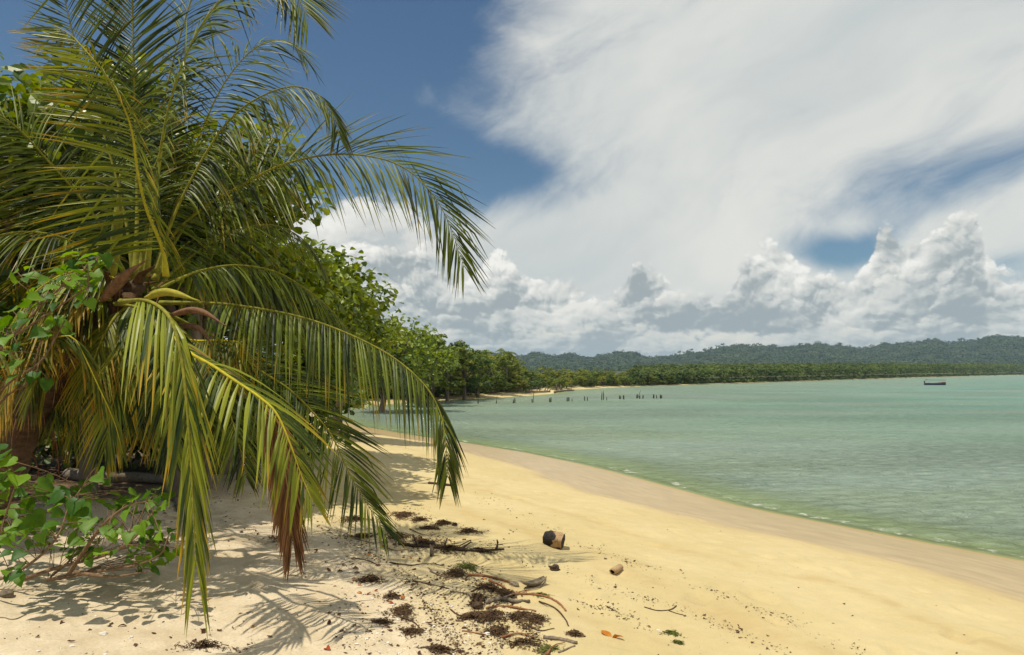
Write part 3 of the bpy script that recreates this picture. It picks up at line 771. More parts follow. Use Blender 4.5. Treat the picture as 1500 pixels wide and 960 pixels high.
def palm_trunk():
    rng = random.Random(4)
    pts, L = catmull([tuple(pb + Vector((0, 0, -0.15))), PT(5, 700, 6.71), PT(40, 610, 6.60), PT(95, 530, 6.49), PT(150, 475, 6.33), PT(205, 415, 6.27)], 44)
    t = MB()
    rr = np.array([0.17 - 0.035 * i / 43 + (0.014 if i % 3 == 0 else 0) for i in range(44)]); rr[:4] += [0.09, 0.05, 0.03, 0.01]
    rr[-8:] *= np.linspace(1.0, 0.45, 8)
    t.tube(pts, rr, 16, 0.5, 0, 1.0, 0.04, rng)
    child('trunk', t.mesh('trunk', [M['palm_trunk']]), palm)
    # old leaf bases hugging the crown
    b = MB()
    for i in range(34):
        k = rng.randint(24, 42); c = pts[k]; a = rng.uniform(0, 2 * math.pi)
        d = np.array([math.cos(a), math.sin(a), rng.uniform(-0.2, 0.9)]); d = norm(d)
        q = [c + d * 0.06, c + d * 0.17 + np.array([0, 0, 0.03]), c + d * 0.27 + np.array([0, 0, -0.02]), c + d * rng.uniform(0.33, 0.5) + np.array([0, 0, rng.uniform(-0.22, 0.02)])]
        qq, _ = catmull(q, 8)
        b.tube(qq, np.array([0.06, 0.065, 0.06, 0.05, 0.04, 0.03, 0.02, 0.008]) * rng.uniform(0.7, 1.1), 7, rng.random(), 0, 0.4)
    child('leaf_bases', b.mesh('leaf_bases', [M['palm_fibre']]), palm)
    # matted fibre and dry leaflets hanging below the crown
    h = MB()
    for i in range(230):
        k = rng.randint(20, 43); c = pts[k]; a = rng.uniform(0, 2 * math.pi); r = rng.uniform(0.06, 0.24)
        p = c + np.array([math.cos(a) * r, math.sin(a) * r, rng.uniform(-0.1, 0.16)])
        d = np.array([rng.gauss(0, .6), rng.gauss(0, .6), rng.uniform(-1, 0.1)]); L = rng.uniform(0.15, 0.6)
        V = []; w = rng.uniform(0.003, 0.011)
        s = norm(np.array([rng.gauss(0, 1), rng.gauss(0, 1), 0.2]))
        for j in range(5):
            V += [p + s * w * (1 - j / 5), p - s * w * (1 - j / 5)]
            d = norm(d + np.array([rng.gauss(0, .15), rng.gauss(0, .15), -0.45])); p = p + d * L / 4
        h.add(V, [(2 * j, 2 * j + 1, 2 * j + 3, 2 * j + 2) for j in range(4)], None, rng.random())
    child('hanging_fibre', h.mesh('hanging_fibre', [M['palm_leaf_dead']], False), palm)
    # flower sheaths: boat shapes with a point
    def spathe(p0, p1, p2, w, m, name, lab):
        q, _ = catmull([p0, p1, p2], 16)
        s = MB(); s.tube(q, np.array([w * (0.25 + math.sin(math.pi * min(1, 0.12 + i / 15)) * 0.95) for i in range(16)]), 10, 0.5, 0, 0.7)
        child(name, s.mesh(name, [M[m]]), palm, lab)
    spathe(PT(214, 437, 5.50), PT(245, 428, 5.45), PT(292, 441, 5.39), 0.036, 'spathe_green', 'flower_sheath', 'yellow green ribbed flower sheath')
    spathe(PT(248, 462, 5.61), PT(290, 455, 5.56), PT(332, 478, 5.50), 0.030, 'spathe_brown', 'flower_sheath', 'dry brown flower sheath')
    spathe(PT(255, 478, 5.67), PT(290, 480, 5.61), PT(312, 508, 5.56), 0.026, 'spathe_brown', 'flower_sheath', 'dry brown flower sheath')
    spathe(PT(150, 440, 5.72), PT(185, 402, 5.67), PT(212, 383, 5.67), 0.045, 'spathe_brown', 'flower_sheath', 'dry brown flower sheath')
    spathe(PT(166, 405, 6.00), PT(172, 330, 5.94), PT(176, 255, 5.94), 0.036, 'midrib', 'leaf_stalk', None)
palm_trunk()
# ------------------------------------------------------------------ broadleaved trees
def leaf_cloud(centres, radii, per, size, rng, up=0.55, out_from=None, rosette=False, aspect=0.52):
    """leaves (6 points, 4 faces folded along the middle) around many small twigs; returns verts, faces, along, rnd"""
    centres = np.asarray(centres); radii = np.asarray(radii)
    n = len(centres) * per
    idx = np.repeat(np.arange(len(centres)), per)
    v = rng.normal(size=(n, 3)); v /= np.linalg.norm(v, axis=1)[:, None]
    rad = radii[idx] * rng.random(n) ** 0.45
    p = centres[idx] + v * rad[:, None] * np.array([1, 1, 0.75])
    # normal: mostly skyward with scatter and outward lean
    nr = np.array([0, 0, up]) + v * 0.55 + rng.normal(size=(n, 3)) * 0.38
    nr /= np.linalg.norm(nr, axis=1)[:, None]
    d = v + rng.normal(size=(n, 3)) * 0.6
    d -= nr * (d * nr).sum(1)[:, None]; d /= np.linalg.norm(d, axis=1)[:, None] + 1e-9
    s = np.cross(nr, d)
    L = size * rng.uniform(0.65, 1.2, n)[:, None]; w = L * aspect * 0.5
    sag = nr * L * 0.12
    V = np.stack([p, p + d * L * 0.40 - s * w * 0.8 + sag * 0.6, p + d * L * 0.40 + s * w * 0.8 + sag * 0.6, p + d * L * 0.45 - sag * 0.2,
                  p + d * L * 0.78 - s * w + sag * 0.3, p + d * L * 0.78 + s * w + sag * 0.3, p + d * L - sag * 0.8], 1)
    b = (np.arange(n) * 7)[:, None]
    Fq = np.concatenate([b + np.array([0, 3, 1]), b + np.array([0, 2, 3]), b + np.array([1, 3, 4]), b + np.array([3, 2, 5]),
                         b + np.array([3, 6, 4]), b + np.array([3, 5, 6])], 0)
    al = np.tile([0, .4, .4, .45, .8, .8, 1.0], n)
    r = rng.random(n) * 0.65 + rng.random(len(centres))[idx] * 0.35
    return V.reshape(-1, 3), Fq, al, np.repeat(r, 7)

def quad_cloud(centres, radii, per, size, rng, up=0.6):
    """cheaper leaf patches for trees far away: bent quads"""
    centres = np.asarray(centres); radii = np.asarray(radii); n = len(centres) * per
    idx = np.repeat(np.arange(len(centres)), per)
    v = rng.normal(size=(n, 3)); v /= np.linalg.norm(v, axis=1)[:, None]
    v[:, 2] = np.abs(v[:, 2]) * 1.0 - 0.25 * rng.random(n)
    p = centres[idx] + v * (radii[idx] * rng.random(n) ** 0.3)[:, None] * np.array([1, 1, 0.8])
    nr = v * 0.9 + np.array([0, 0, up]) + rng.normal(size=(n, 3)) * 0.35; nr /= np.linalg.norm(nr, axis=1)[:, None]
    d = rng.normal(size=(n, 3)); d -= nr * (d * nr).sum(1)[:, None]; d /= np.linalg.norm(d, axis=1)[:, None] + 1e-9
    s = np.cross(nr, d); L = size * rng.uniform(0.6, 1.25, n)[:, None]
    V = np.stack([p - d * L * .5, p + s * L * .32 - nr * L * .1, p + d * L * .5, p - s * L * .32 - nr * L * .1], 1)
    Fq = (np.arange(n) * 4)[:, None] + np.arange(4)
    r = rng.random(n) * 0.4 + rng.random(len(centres))[idx] * 0.6
    return V.reshape(-1, 3), Fq, np.tile([0, .5, 1, .5], n), np.repeat(r, 4)

def crown_points(rng, n, c, rx, ry, rz, flat=0.35, lumps=7):
    """twig positions through the outer part of a lumpy crown"""
    L = []
    for i in range(lumps):
        a = rng.uniform(0, 2 * math.pi); e = rng.uniform(-0.25, 1.0)
        L.append((math.cos(a) * 0.60, math.sin(a) * 0.60, e * 0.62, rng.uniform(0.40, 0.62)))
    L.append((0, 0, 0.1, 0.62))
    P = []
    while len(P) < n:
        l = L[rng.integers(len(L))]
        v = rng.normal(size=3); v /= np.linalg.norm(v)
        if v[2] < -flat and rng.random() < 0.7: continue
        q = np.array(l[:3]) + v * l[3] * rng.random() ** 0.25
        P.append(q)
    P = np.array(P)
    return np.array(c) + P * np.array([rx, ry, rz]), [np.array(c) + np.array(l[:3]) * np.array([rx, ry, rz]) for l in L]

def broad_tree(name, base, c, r, n_tw, per, size, seed, label, cat='tree', group=None, leaf='tree_leaf', trunk_r=0.14, tw_r=0.34, extra=(), quads=False, asp=0.62):
    rng = np.random.default_rng(seed); rr = random.Random(seed)
    t = tag(bpy.data.objects.new(name, None), label, cat, group); COL.objects.link(t); t.location = base
    tips, lumps = crown_points(rng, n_tw, c, *r)
    if len(extra): tips = np.vstack([tips, np.array(extra)])
    b = MB()
    top = np.array(lumps[-1]) - np.array([0, 0, r[2] * 0.25])
    mid = np.array(base) * 0.5 + top * 0.5 + np.array([rr.uniform(-.2, .2), rr.uniform(-.2, .2), 0]) * trunk_r * 5
    q, L = catmull([np.array(base) - [0, 0, 0.2], mid, top], 14)
    b.tube(q, np.linspace(1.25, 0.55, 14) * trunk_r, 9, 0.5, 0, 1, 0.05, rr)
    for l in lumps[:-1]:
        k = rr.randint(5, 11); q2, _ = catmull([q[k], q[k] * 0.5 + l * 0.5 + np.array([0, 0, rr.uniform(-.1, .3)]), l], 8)
        b.tube(q2, np.linspace(0.5, 0.2, 8) * trunk_r, 6, rr.random())
        for ti in range(9):
            e = tips[rr.randrange(len(tips))]
            if np.linalg.norm(e - l) > max(r) * 0.9: continue
            q3, _ = catmull([l, (l + e) / 2 + np.array([0, 0, rr.uniform(-.1, .1)]), e], 5)
            b.tube(q3, np.linspace(0.18, 0.05, 5) * trunk_r, 4, rr.random())
    child('trunk', b.mesh('trunk', [M['bark']]), t, base=base)
    radii = np.full(len(tips), tw_r) * rng.uniform(0.6, 1.3, len(tips))
    fn = quad_cloud if quads else leaf_cloud
    V, Fq, al, rn = fn(tips, radii, per, size, rng) if quads else fn(tips, radii, per, size, rng, aspect=asp)
    child('crown', mesh_np('crown', V, Fq, Fq.shape[1], [M[leaf]], {'along': al, 'rnd': rn}), t, base=base)
    return t

def G(x, y): return (x, y, gz(x, y))
def crown_at(px, py, Y): return tuple(PT(px, py, Y))

# the wall of trees behind the palm, following the back of the beach
def tr(name, px, py, Y, rpx, rpy, n, per, size, seed, label, base_dx=0.0, **kw):
    c = PT(px, py, Y); k = Y / F
    g = G(c.x + base_dx, Y)
    return broad_tree(name, g, tuple(c), (rpx * k, min(rpx * k, 2.6), rpy * k), n, per, size, seed, label, **kw)
tr('beach_almond_tree', 30, 270, 8.6, 190, 165, 300, 20, 0.17, 1, 'tall bright green broadleaved tree directly behind the palm fronds, cut by the picture edge', -0.4, trunk_r=0.13)
tr('beach_almond_tree', 265, 330, 9.8, 165, 195, 360, 20, 0.17, 2, 'tallest broadleaved tree, rising behind the palm crown', trunk_r=0.15)
tr('beach_almond_tree', 345, 445, 12.5, 135, 150, 320, 20, 0.17, 3, 'broadleaved tree between the palm and the tree with the jutting branch', -0.2, trunk_r=0.13)
bt = [PT(x, y, 15.5) for x, y in ((505, 400), (530, 405), (548, 410), (560, 428), (536, 420), (566, 438), (515, 425))]
tr('beach_almond_tree', 425, 480, 15.5, 110, 125, 360, 20, 0.17, 4, 'dense dark green tree with one leafy branch jutting out to the sea side', -0.3, trunk_r=0.13, extra=bt)
tr('beach_almond_tree', 505, 520, 22.0, 78, 90, 300, 18, 0.20, 5, 'rounded tree leaning over the narrow beach behind the drooping frond', -0.4, tw_r=0.38, trunk_r=0.13)
tr('beach_almond_tree', 565, 535, 50.0, 62, 56, 260, 13, 0.36, 6, 'green tree standing behind the little cove', -0.4, tw_r=0.75, trunk_r=0.2)
tr('beach_almond_tree', 618, 545, 58.0, 45, 46, 220, 13, 0.36, 7, 'rounded tree at the far side of the cove, right of the cove tree', -0.2, tw_r=0.7, trunk_r=0.2)
# undergrowth filling the shade below them
tr('beach_almond_tree', 300, 300, 10.8, 120, 90, 170, 20, 0.17, 12, 'slender tree filling the gap right of the palm crown, half hidden by the arching fronds', trunk_r=0.09)
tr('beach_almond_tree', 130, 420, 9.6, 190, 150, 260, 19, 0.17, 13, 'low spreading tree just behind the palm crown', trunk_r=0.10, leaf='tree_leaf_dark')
for i, (px, py, Y, rx, ry, lab) in enumerate([
        (10, 640, 12.5, 130, 60, 'dark low bush farthest left behind the palm trunk'),
        (160, 640, 13.2, 130, 48, 'low bush close behind the long fallen log'),
        (300, 635, 13.6, 110, 46, 'low dark bush right of the fallen log'),
        (400, 640, 15.5, 80, 42, 'low bush at the back of the sand below the dark frond'),
        (90, 590, 12.0, 150, 95, 'low leafy bush in the shade just behind the palm trunk'),
        (240, 600, 12.6, 130, 80, 'dark bush behind the hanging yellow fronds'),
        (350, 590, 11.8, 100, 75, 'bush under the trees behind the yellow midrib frond'),
        (430, 580, 14.5, 85, 60, 'bush at the edge of the sand beneath the tree with the jutting branch'),
        (500, 585, 26.0, 50, 30, 'small bush over the sand at the head of the cove'),
        (-60, 580, 7.6, 120, 140, 'bush at the picture edge left of the palm trunk')]):
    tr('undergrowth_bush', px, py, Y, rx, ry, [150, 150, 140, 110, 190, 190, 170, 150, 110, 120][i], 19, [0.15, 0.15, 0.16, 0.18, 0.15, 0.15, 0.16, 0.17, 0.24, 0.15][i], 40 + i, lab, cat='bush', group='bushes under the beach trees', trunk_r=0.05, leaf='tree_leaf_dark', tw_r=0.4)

# ------------------------------------------------------------------ trees round the far side of the cove
def far_tree(seed, leafm='far_leaf', n=70, per=20, size=0.34):
    """a tree about 1 unit-crown wide (3 m) and 5 m tall, standing at the origin"""
    rng = np.random.default_rng(seed); rr = random.Random(seed)
    tips, lumps = crown_points(rng, n, (0, 0, 3.2), 2.1, 2.1, 2.0, 0.8, 8)
    low, _ = crown_points(rng, n // 3, (0, 0, 1.2), 2.0, 2.0, 1.2, 0.9, 5)
    tips = np.vstack([tips, low]); tips[:, 2] = np.maximum(tips[:, 2], 0.25)
    b = MB(); q, _ = catmull([(0, 0, -0.3), (rr.uniform(-.2, .2), 0.1, 1.6), (0, 0, 3.4)], 8)
    b.tube(q, np.linspace(0.17, 0.07, 8), 6, 0.5)
    for l in lumps[:-1]:
        q2, _ = catmull([q[4], (q[4] + l) / 2, l], 5); b.tube(q2, np.linspace(0.07, 0.03, 5), 4, 0.3)
    V, Fq, al, rn = quad_cloud(tips, np.full(len(tips), 0.42), per, size, rng)
    return b.mesh('trunk', [M['bark']]), mesh_np('crown', V, Fq, 4, [M[leafm]], {'along': al, 'rnd': rn})
FT = [far_tree(100 + i) for i in range(5)]
M['far_leaf_b'] = leaf_material('far_leaf_b', (0.075, 0.115, 0.014), (0.27, 0.28, 0.03), (0.24, 0.17, 0.05), 0.25, 0.6, 0.3, 0.8, 0.25)
M['far_leaf_d'] = leaf_material('far_leaf_d', (0.028, 0.058, 0.012), (0.095, 0.15, 0.022), None, 0.25, 0.6, 0.3, 0.9, 0.25)
FTB = [far_tree(130 + i, 'far_leaf_b') for i in range(3)] + [far_tree(140 + i, 'far_leaf_d') for i in range(3)]

def bush_mesh(seed, leafm):
    rng = np.random.default_rng(seed)
    tips, lumps = crown_points(rng, 95, (0, 0, 1.9), 2.5, 2.2, 2.9, 1.1, 9); tips[:, 2] = np.maximum(tips[:, 2], 0.15)
    b = MB()
    for l in lumps[:6]: b.tube(catmull([(0, 0, -.3), (l[0] * .3, l[1] * .3, l[2] * .5), tuple(l)], 6)[0], np.linspace(.09, .03, 6), 4, .4)
    V, Fq, al, rn = quad_cloud(tips, np.full(len(tips), 0.5), 18, 0.36, rng)
    return b.mesh('trunk', [M['bark']]), mesh_np('crown', V, Fq, 4, [M[leafm]], {'along': al, 'rnd': rn})
BUSH = [bush_mesh(160 + i, ['far_leaf', 'far_leaf_b', 'far_leaf_d', 'far_leaf_b'][i]) for i in range(4)]

def put_tree(tm, cm, x, y, sxy, sz, rz, name, label, cat, group):
    t = tag(bpy.data.objects.new(name, None), label, cat, group); COL.objects.link(t)
    t.location = (x, y, gz(x, y)); t.scale = (sxy, sxy, sz); t.rotation_euler = (0, 0, rz)
    for n, me in (('trunk', tm), ('crown', cm)):
        o = bpy.data.objects.new(n, me); COL.objects.link(o); o.parent = t

rt = random.Random(77)
# outline of the wood above the little cove: (px, top py, distance)
WOOD = [(600, 492, 66), (632, 500, 64), (655, 500, 68), (680, 508, 72), (700, 514, 76), (722, 518, 82), (742, 524, 88), (640, 515, 80), (668, 518, 86), (695, 522, 92), (718, 526, 98), (750, 532, 96), (765, 541, 104), (590, 500, 80), (738, 532, 104)]
WL = ['foremost dark tree of the wood, left end, half hidden by the frond tip', 'rounded tree of the wood next to the frond tip', 'tallest round crowned tree of the wood over the small beach',
      'olive green tree of the wood over the small beach, right of the tallest one', 'olive tree in the middle of the wood above the pale sand', 'yellowish tree of the wood just left of the far palm',
      'tree at the right end of the wood beside the far palm', 'tree standing behind the tallest round tree of the wood', 'inner tree filling the wood behind the olive tree', 'inner tree of the wood behind the pale beach',
      'inner tree of the wood behind the yellowish tree', 'low bushy tree right of the far palm', 'last low tree where the wood meets the scrub', 'tree of the wood hidden behind the big drooping frond', 'small tree behind the foot of the far palm']
for i, (px, py, Y) in enumerate(WOOD):
    x = (px - 750) / F * Y; g = gz(x, Y); top = CAMZ - (py - HORY) / F * Y
    h = max(1.5, top - g) / 4.9
    tm, cm = (FT + FTB)[(i * 3) % 11]
    put_tree(tm, cm, x, Y, h * rt.uniform(0.95, 1.25), h, rt.uniform(0, 6), 'shore_tree', WL[i], 'tree', 'trees of the wood beyond the cove')
    # low growth in front
# scrub along the low shore, each bush its own thing
n_s = 0
POSTX = [700, 727, 753, 780, 806, 833, 859, 884, 910, 935, 960]
PN = 'first second third fourth fifth sixth seventh eighth ninth tenth last'.split()
ORDW = 'first second third fourth fifth sixth seventh eighth ninth tenth eleventh twelfth thirteenth fourteenth fifteenth sixteenth seventeenth eighteenth nineteenth twentieth twenty-first twenty-second twenty-third twenty-fourth twenty-fifth'.split()
def scrub_label(px, row, cm):
    tone = {'far_leaf': 'green', 'far_leaf_b': 'yellowish', 'far_leaf_d': 'dark green'}[cm.materials[0].name]
    shape = 'round bush' if row < 2 else 'small tree'; shape = ('low ' if px % 16 < 8 else 'broad ') + shape
    k = min(range(11), key=lambda i: abs(POSTX[i] - px))
    side = 'left of' if px < POSTX[k] - 5 else ('right of' if px > POSTX[k] + 5 else 'above')
    if px > 972: return '%s %s of far scrub, %s row, %s beyond the last jetty post' % (tone, shape, PN[row], PN[min(9, (px - 972) // 8)])
    if px < 690: return '%s %s in %s row, %s leftward from the pale far beach' % (tone, shape, PN[row], ORDW[max(0, (690 - px) // 8)])
    return '%s %s of far scrub, %s row, %s %s jetty post group' % (tone, shape, PN[row], side, PN[k])
for px in range(505, 1010, 8):
    for row in range(4 if px < 745 else 2):
        # march outward until a few metres inland
        pxx = px + rt.uniform(-4, 4)
        ts = np.linspace(50, 330, 561); xs = (pxx - 750) / F * ts
        dd = sdist(xs, ts); want = (2.2 if px < 815 else 0.9) + row * (3.2 if px > 745 else 3.0) + rt.uniform(-0.6, 1.2)
        sea = np.nonzero(dd < 0)[0]
        if len(sea) == 0: continue
        k0 = sea[-1]; ok = np.nonzero(dd[k0:] > want)[0]
        if len(ok) == 0: continue
        Y = float(ts[k0 + ok[0]]); x = float(xs[k0 + ok[0]])
        h = (rt.uniform(1.5, 2.5) + row * (0.75 if px < 745 else 0.7)) / 5.35 * (1 + max(0, Y - 120) * 0.002)
        tm, cm = rt.choice(BUSH if row < 2 else FT + FTB)
        put_tree(tm, cm, x, Y, h * rt.uniform(1.2, 1.7), h, rt.uniform(0, 6), 'shore_bush', scrub_label(px, row, cm), 'bush', 'scrub bushes along the far shore')
        n_s += 1

# the lone small palm standing above the wood
def far_palm(px, pyt, Y, label):
    x = (px - 750) / F * Y; g = gz(x, Y); top = CAMZ - (pyt - HORY) / F * Y
    t = tag(bpy.data.objects.new('coconut_palm', None), label, 'palm'); COL.objects.link(t); t.location = (x, Y, g)
    b = MB(); b.tube([(x, Y, g - .3), (x + .1, Y, (g + top) / 2), (x, Y, top - 0.5)], np.array([.17, .12, .1]), 7)
    child('trunk', b.mesh('trunk', [M['bark']]), t)
    f = MB(); rr = random.Random(5)
    for i in range(17):
        a = i * 2.4; e = rr.uniform(-0.2, 1.0); p = np.array([x, Y, top - 0.5]); d = np.array([math.cos(a) * math.cos(e), math.sin(a) * math.cos(e), math.sin(e)])
        for s_ in range(9):
            S = norm(np.cross(d, [0, 0, 1.0]))
            for sd in (-1, 1):
                l = 0.5 * math.sin(math.pi * (s_ + 1.2) / 10.5)
                q = p + S * sd * l + d * 0.15 - np.array([0, 0, 0.55 * l])
                f.add([p, p + d * 0.13, q], [(0, 1, 2)], [0, 0, 1], rr.random())
            f.add([p, p + d * .19, p + d * .19 + [0, 0, .03], p + [0, 0, .03]], [(0, 1, 2, 3)], None, 0.9)
            p = p + d * 0.17; d = norm(d - np.array([0, 0, 0.17]))
    child('crown', f.mesh('crown', [M['palm_leaf']], False), t)
far_palm(741, 512, 86, 'small far coconut palm standing above the wood beyond the cove')

# ------------------------------------------------------------------ far-off forest: belt on the low shore, then wooded hills
def merged_crowns(name, P, S, tris, seed, matname, size):
    """many tree crowns as one mass: P centres, S sizes"""
    rng = np.random.default_rng(seed)
    V, Fq, al, rn = quad_cloud(P, S, tris, 1.0, rng, 0.5)
    c = np.repeat(np.arange(len(P)), tris * 4)
    # leaf patches in proportion to each crown
    q = V.reshape(-1, 4, 3); mid = q.mean(1, keepdims=True); sc = np.repeat(S, tris)[:, None, None] * size
    V = (mid + (q - mid) * sc).reshape(-1, 3)
    return mesh_np(name, V, Fq, 4, [M[matname]], {'along': al, 'rnd': rn})

rngF = np.random.default_rng(9)
def belt():
    P = []; S = []
    for px in np.arange(930, 1680, 1.15):
        for row in range(5):
            p = px + rngF.uniform(-2, 2); t = np.linspace(120, 1400, 900); xs = (p - 750) / F * t
            dd = DD(p, t, xs)
            sea = np.nonzero(dd < 0)[0]
            if len(sea) == 0 or sea[-1] == len(t) - 1: continue
            k0 = sea[-1]; Y0 = t[k0]
            Y = Y0 + 1.2 + row * row * 9 * (Y0 / 300) + rngF.uniform(0, 6); x = (p - 750) / F * Y
            r = Y * rngF.uniform(1.3, 3.4) / F + 0.8
            hh = (1.8 + (p - 900) / 600 * 2.0 + row * 0.7) * rngF.uniform(0.7, 1.15) * (Y0 / 330) ** 0.6
            for lv in ((0.0, 0.35, 1.0) if row < 2 else (0.45, 1.0)):
                P.append((x + rngF.uniform(-1, 1), Y, (1.3 if lv > 0 else 0.55) + hh * lv)); S.append(r * rngF.uniform(0.7, 1.1))
    return np.array(P), np.array(S)
_dc = {}
def DD(p, t, xs):
    k = round(p / 6)
    if k not in _dc:
        _dc[k] = sdist((k * 6 - 750) / F * t, t)
    return _dc[k]
P_, S_ = belt()
link('shore_forest', merged_crowns('shore_forest', P_, S_, 26, 3, 'belt_leaf', 0.50), kind='stuff', label='green belt of low forest along the far shore', cat='forest')

RIDGE = [(-300, 500), (200, 505), (500, 515), (700, 524), (753, 527), (783, 523), (800, 529), (837, 526), (863, 531), (887, 528), (920, 523), (940, 528), (970, 530), (1000, 525), (1013, 522), (1040, 519), (1060, 514), (1087, 511), (1100, 514),
         (1123, 511), (1147, 515), (1197, 509), (1233, 511), (1260, 515), (1295, 511), (1330, 508), (1373, 502), (1393, 508), (1430, 505), (1453, 495), (1477, 498), (1500, 498), (1600, 490), (1900, 505), (2400, 515)]
RX = np.array([(p[0] - 750) / F for p in RIDGE]); RZ = np.array([(HORY - p[1]) / F for p in RIDGE])
def hill_z(x, y):
    """height of the hills; the main crest runs at about 1900 m"""
    u = x / y
    crest = np.interp(u, RX, RZ) * 1900 + CAMZ + 2
    s = np.clip((y - 1000) / 900, 0, 1); s = s * s * (3 - 2 * s)
    z = 4 + crest * s * (0.93 + 0.07 * fbm(x / 130, y / 130, 3, 5)) + s * 7.5 * fbm(x / 38, y / 60, 3, 55)
    # spurs and gullies running down
    z = z - (1 - s) * s * 4 * 11 * (0.5 + 0.5 * fbm(x / 95 + 0.4 * fbm(x / 300, y / 300, 2, 8), y / 420, 3, 12))
    back = np.clip((y - 1900) / 700, 0, 1)
    return z * (1 - back * 0.7)
M['hill_soil'] = bark_material('hill_soil', (0.03, 0.045, 0.018), (0.06, 0.075, 0.03), 0.02, 0.02, 0.1, 1)
def hills():
    ys = np.linspace(960, 2500, 120); us = np.linspace(-0.55, 0.98, 420)
    U, Y = np.meshgrid(us, ys, indexing='ij'); X = U * Y
    Z = hill_z(X, Y); Z[:, 0] = -2
    v = np.stack([X, Y, Z], -1).reshape(-1, 3); f = grid_faces(*U.shape)
    link('hills', mesh_np('hills', v, f, 4, [M['hill_soil']], None, True), kind='structure')
    rng = np.random.default_rng(21)
    n = 11000
    y = 990 + (1960 - 990) * rng.random(n) ** 0.8; u = rng.uniform(-0.06, 0.80, n); x = u * y
    z = hill_z(x, y)
    # emergent giants on the crest
    m = 520
    y2 = rng.uniform(1840, 1950, m); u2 = rng.uniform(-0.06, 0.80, m)
    P = np.stack([np.concatenate([x, u2 * y2]), np.concatenate([y, y2]), np.concatenate([z, hill_z(u2 * y2, y2) + rng.uniform(-1, 9, m)])], 1)
    S = np.concatenate([rng.uniform(3.5, 10.5, n), rng.uniform(3.5, 9.5, m)])
    M['hill_leaf'] = leaf_material('hill_leaf', (0.008, 0.026, 0.016), (0.080, 0.125, 0.045), (0.13, 0.11, 0.05), 0.2, 0.7, 0.2, 0.9, 0.02)
    link('hill_forest', merged_crowns('hill_forest', P, S, 20, 31, 'hill_leaf', 0.62), kind='stuff', label='rainforest covering the far hills', cat='forest')
hills()

# ------------------------------------------------------------------ the air
def haze():
    me = bpy.data.meshes.new('haze'); bm = bmesh.new()
    bmesh.ops.create_cube(bm, size=1.0)
    for v in bm.verts:
        v.co = Vector((v.co.x * 19000, v.co.y * 19000, -4.5 if v.co.z < 0 else 165.0))
    bm.to_mesh(me); bm.free()
    m = bpy.data.materials.new('haze'); m.use_nodes = True; nt = m.node_tree; nt.nodes.clear()
    o = nt.nodes.new('ShaderNodeOutputMaterial'); v = nt.nodes.new('ShaderNodeVolumePrincipled')
    v.inputs['Color'].default_value = (0.62, 0.80, 1.0, 1)
    v.inputs['Density'].default_value = 0.00013
    v.inputs['Anisotropy'].default_value = 0.2
    nt.links.new(v.outputs[0], o.inputs['Volume']); me.materials.append(m)
    link('haze', me, kind='stuff')
haze()
# ------------------------------------------------------------------ big-leaved shrubs
def heart_leaf(mb, p, d, nr, L, rnd, al=None):
    """broad heart-shaped leaf starting at p, growing along d, face normal nr"""
    d = norm(np.array(d)); nr = norm(np.array(nr) - d * np.dot(nr, d)); s = np.cross(nr, d)
    prof = [(-0.12, 0.20), (-0.10, 0.36), (0.10, 0.50), (0.32, 0.50), (0.55, 0.40), (0.78, 0.22), (0.92, 0.08)]
    mid = [(0.0, 0.0), (0.10, 0.0), (0.32, 0.0), (0.55, 0.0), (0.78, 0.0), (0.92, 0)]
    V = []; A = []
    def P(x, y):
        return p + d * x * L + s * y * L + nr * L * (0.30 * abs(y) - 0.34 * x * x + 0.05 * math.sin(9 * x + 5 * y))
    V.append(P(0, 0)); V.append(P(1.03, 0))
    for sd in (-1, 1):
        for x, y in prof: V.append(P(x, y * sd))
    for x, y in ((0.18, 0), (0.42, 0), (0.68, 0)): V.append(P(x, y))
    # 0 base, 1 tip, 2..8 left, 9..15 right, 16,17,18 mid
    Fs = []
    for o, fl in ((2, False), (9, True)):
        q = [(0, o, o + 1), (0, o + 1, o + 2, 16), (16, o + 2, o + 3, 17), (17, o + 3, o + 4, 18), (18, o + 4, o + 5), (18, o + 5, o + 6, 1)]
        Fs += [tuple(reversed(f)) if fl else f for f in q]
    mb.add(V, Fs, [0.3] * len(V), rnd)

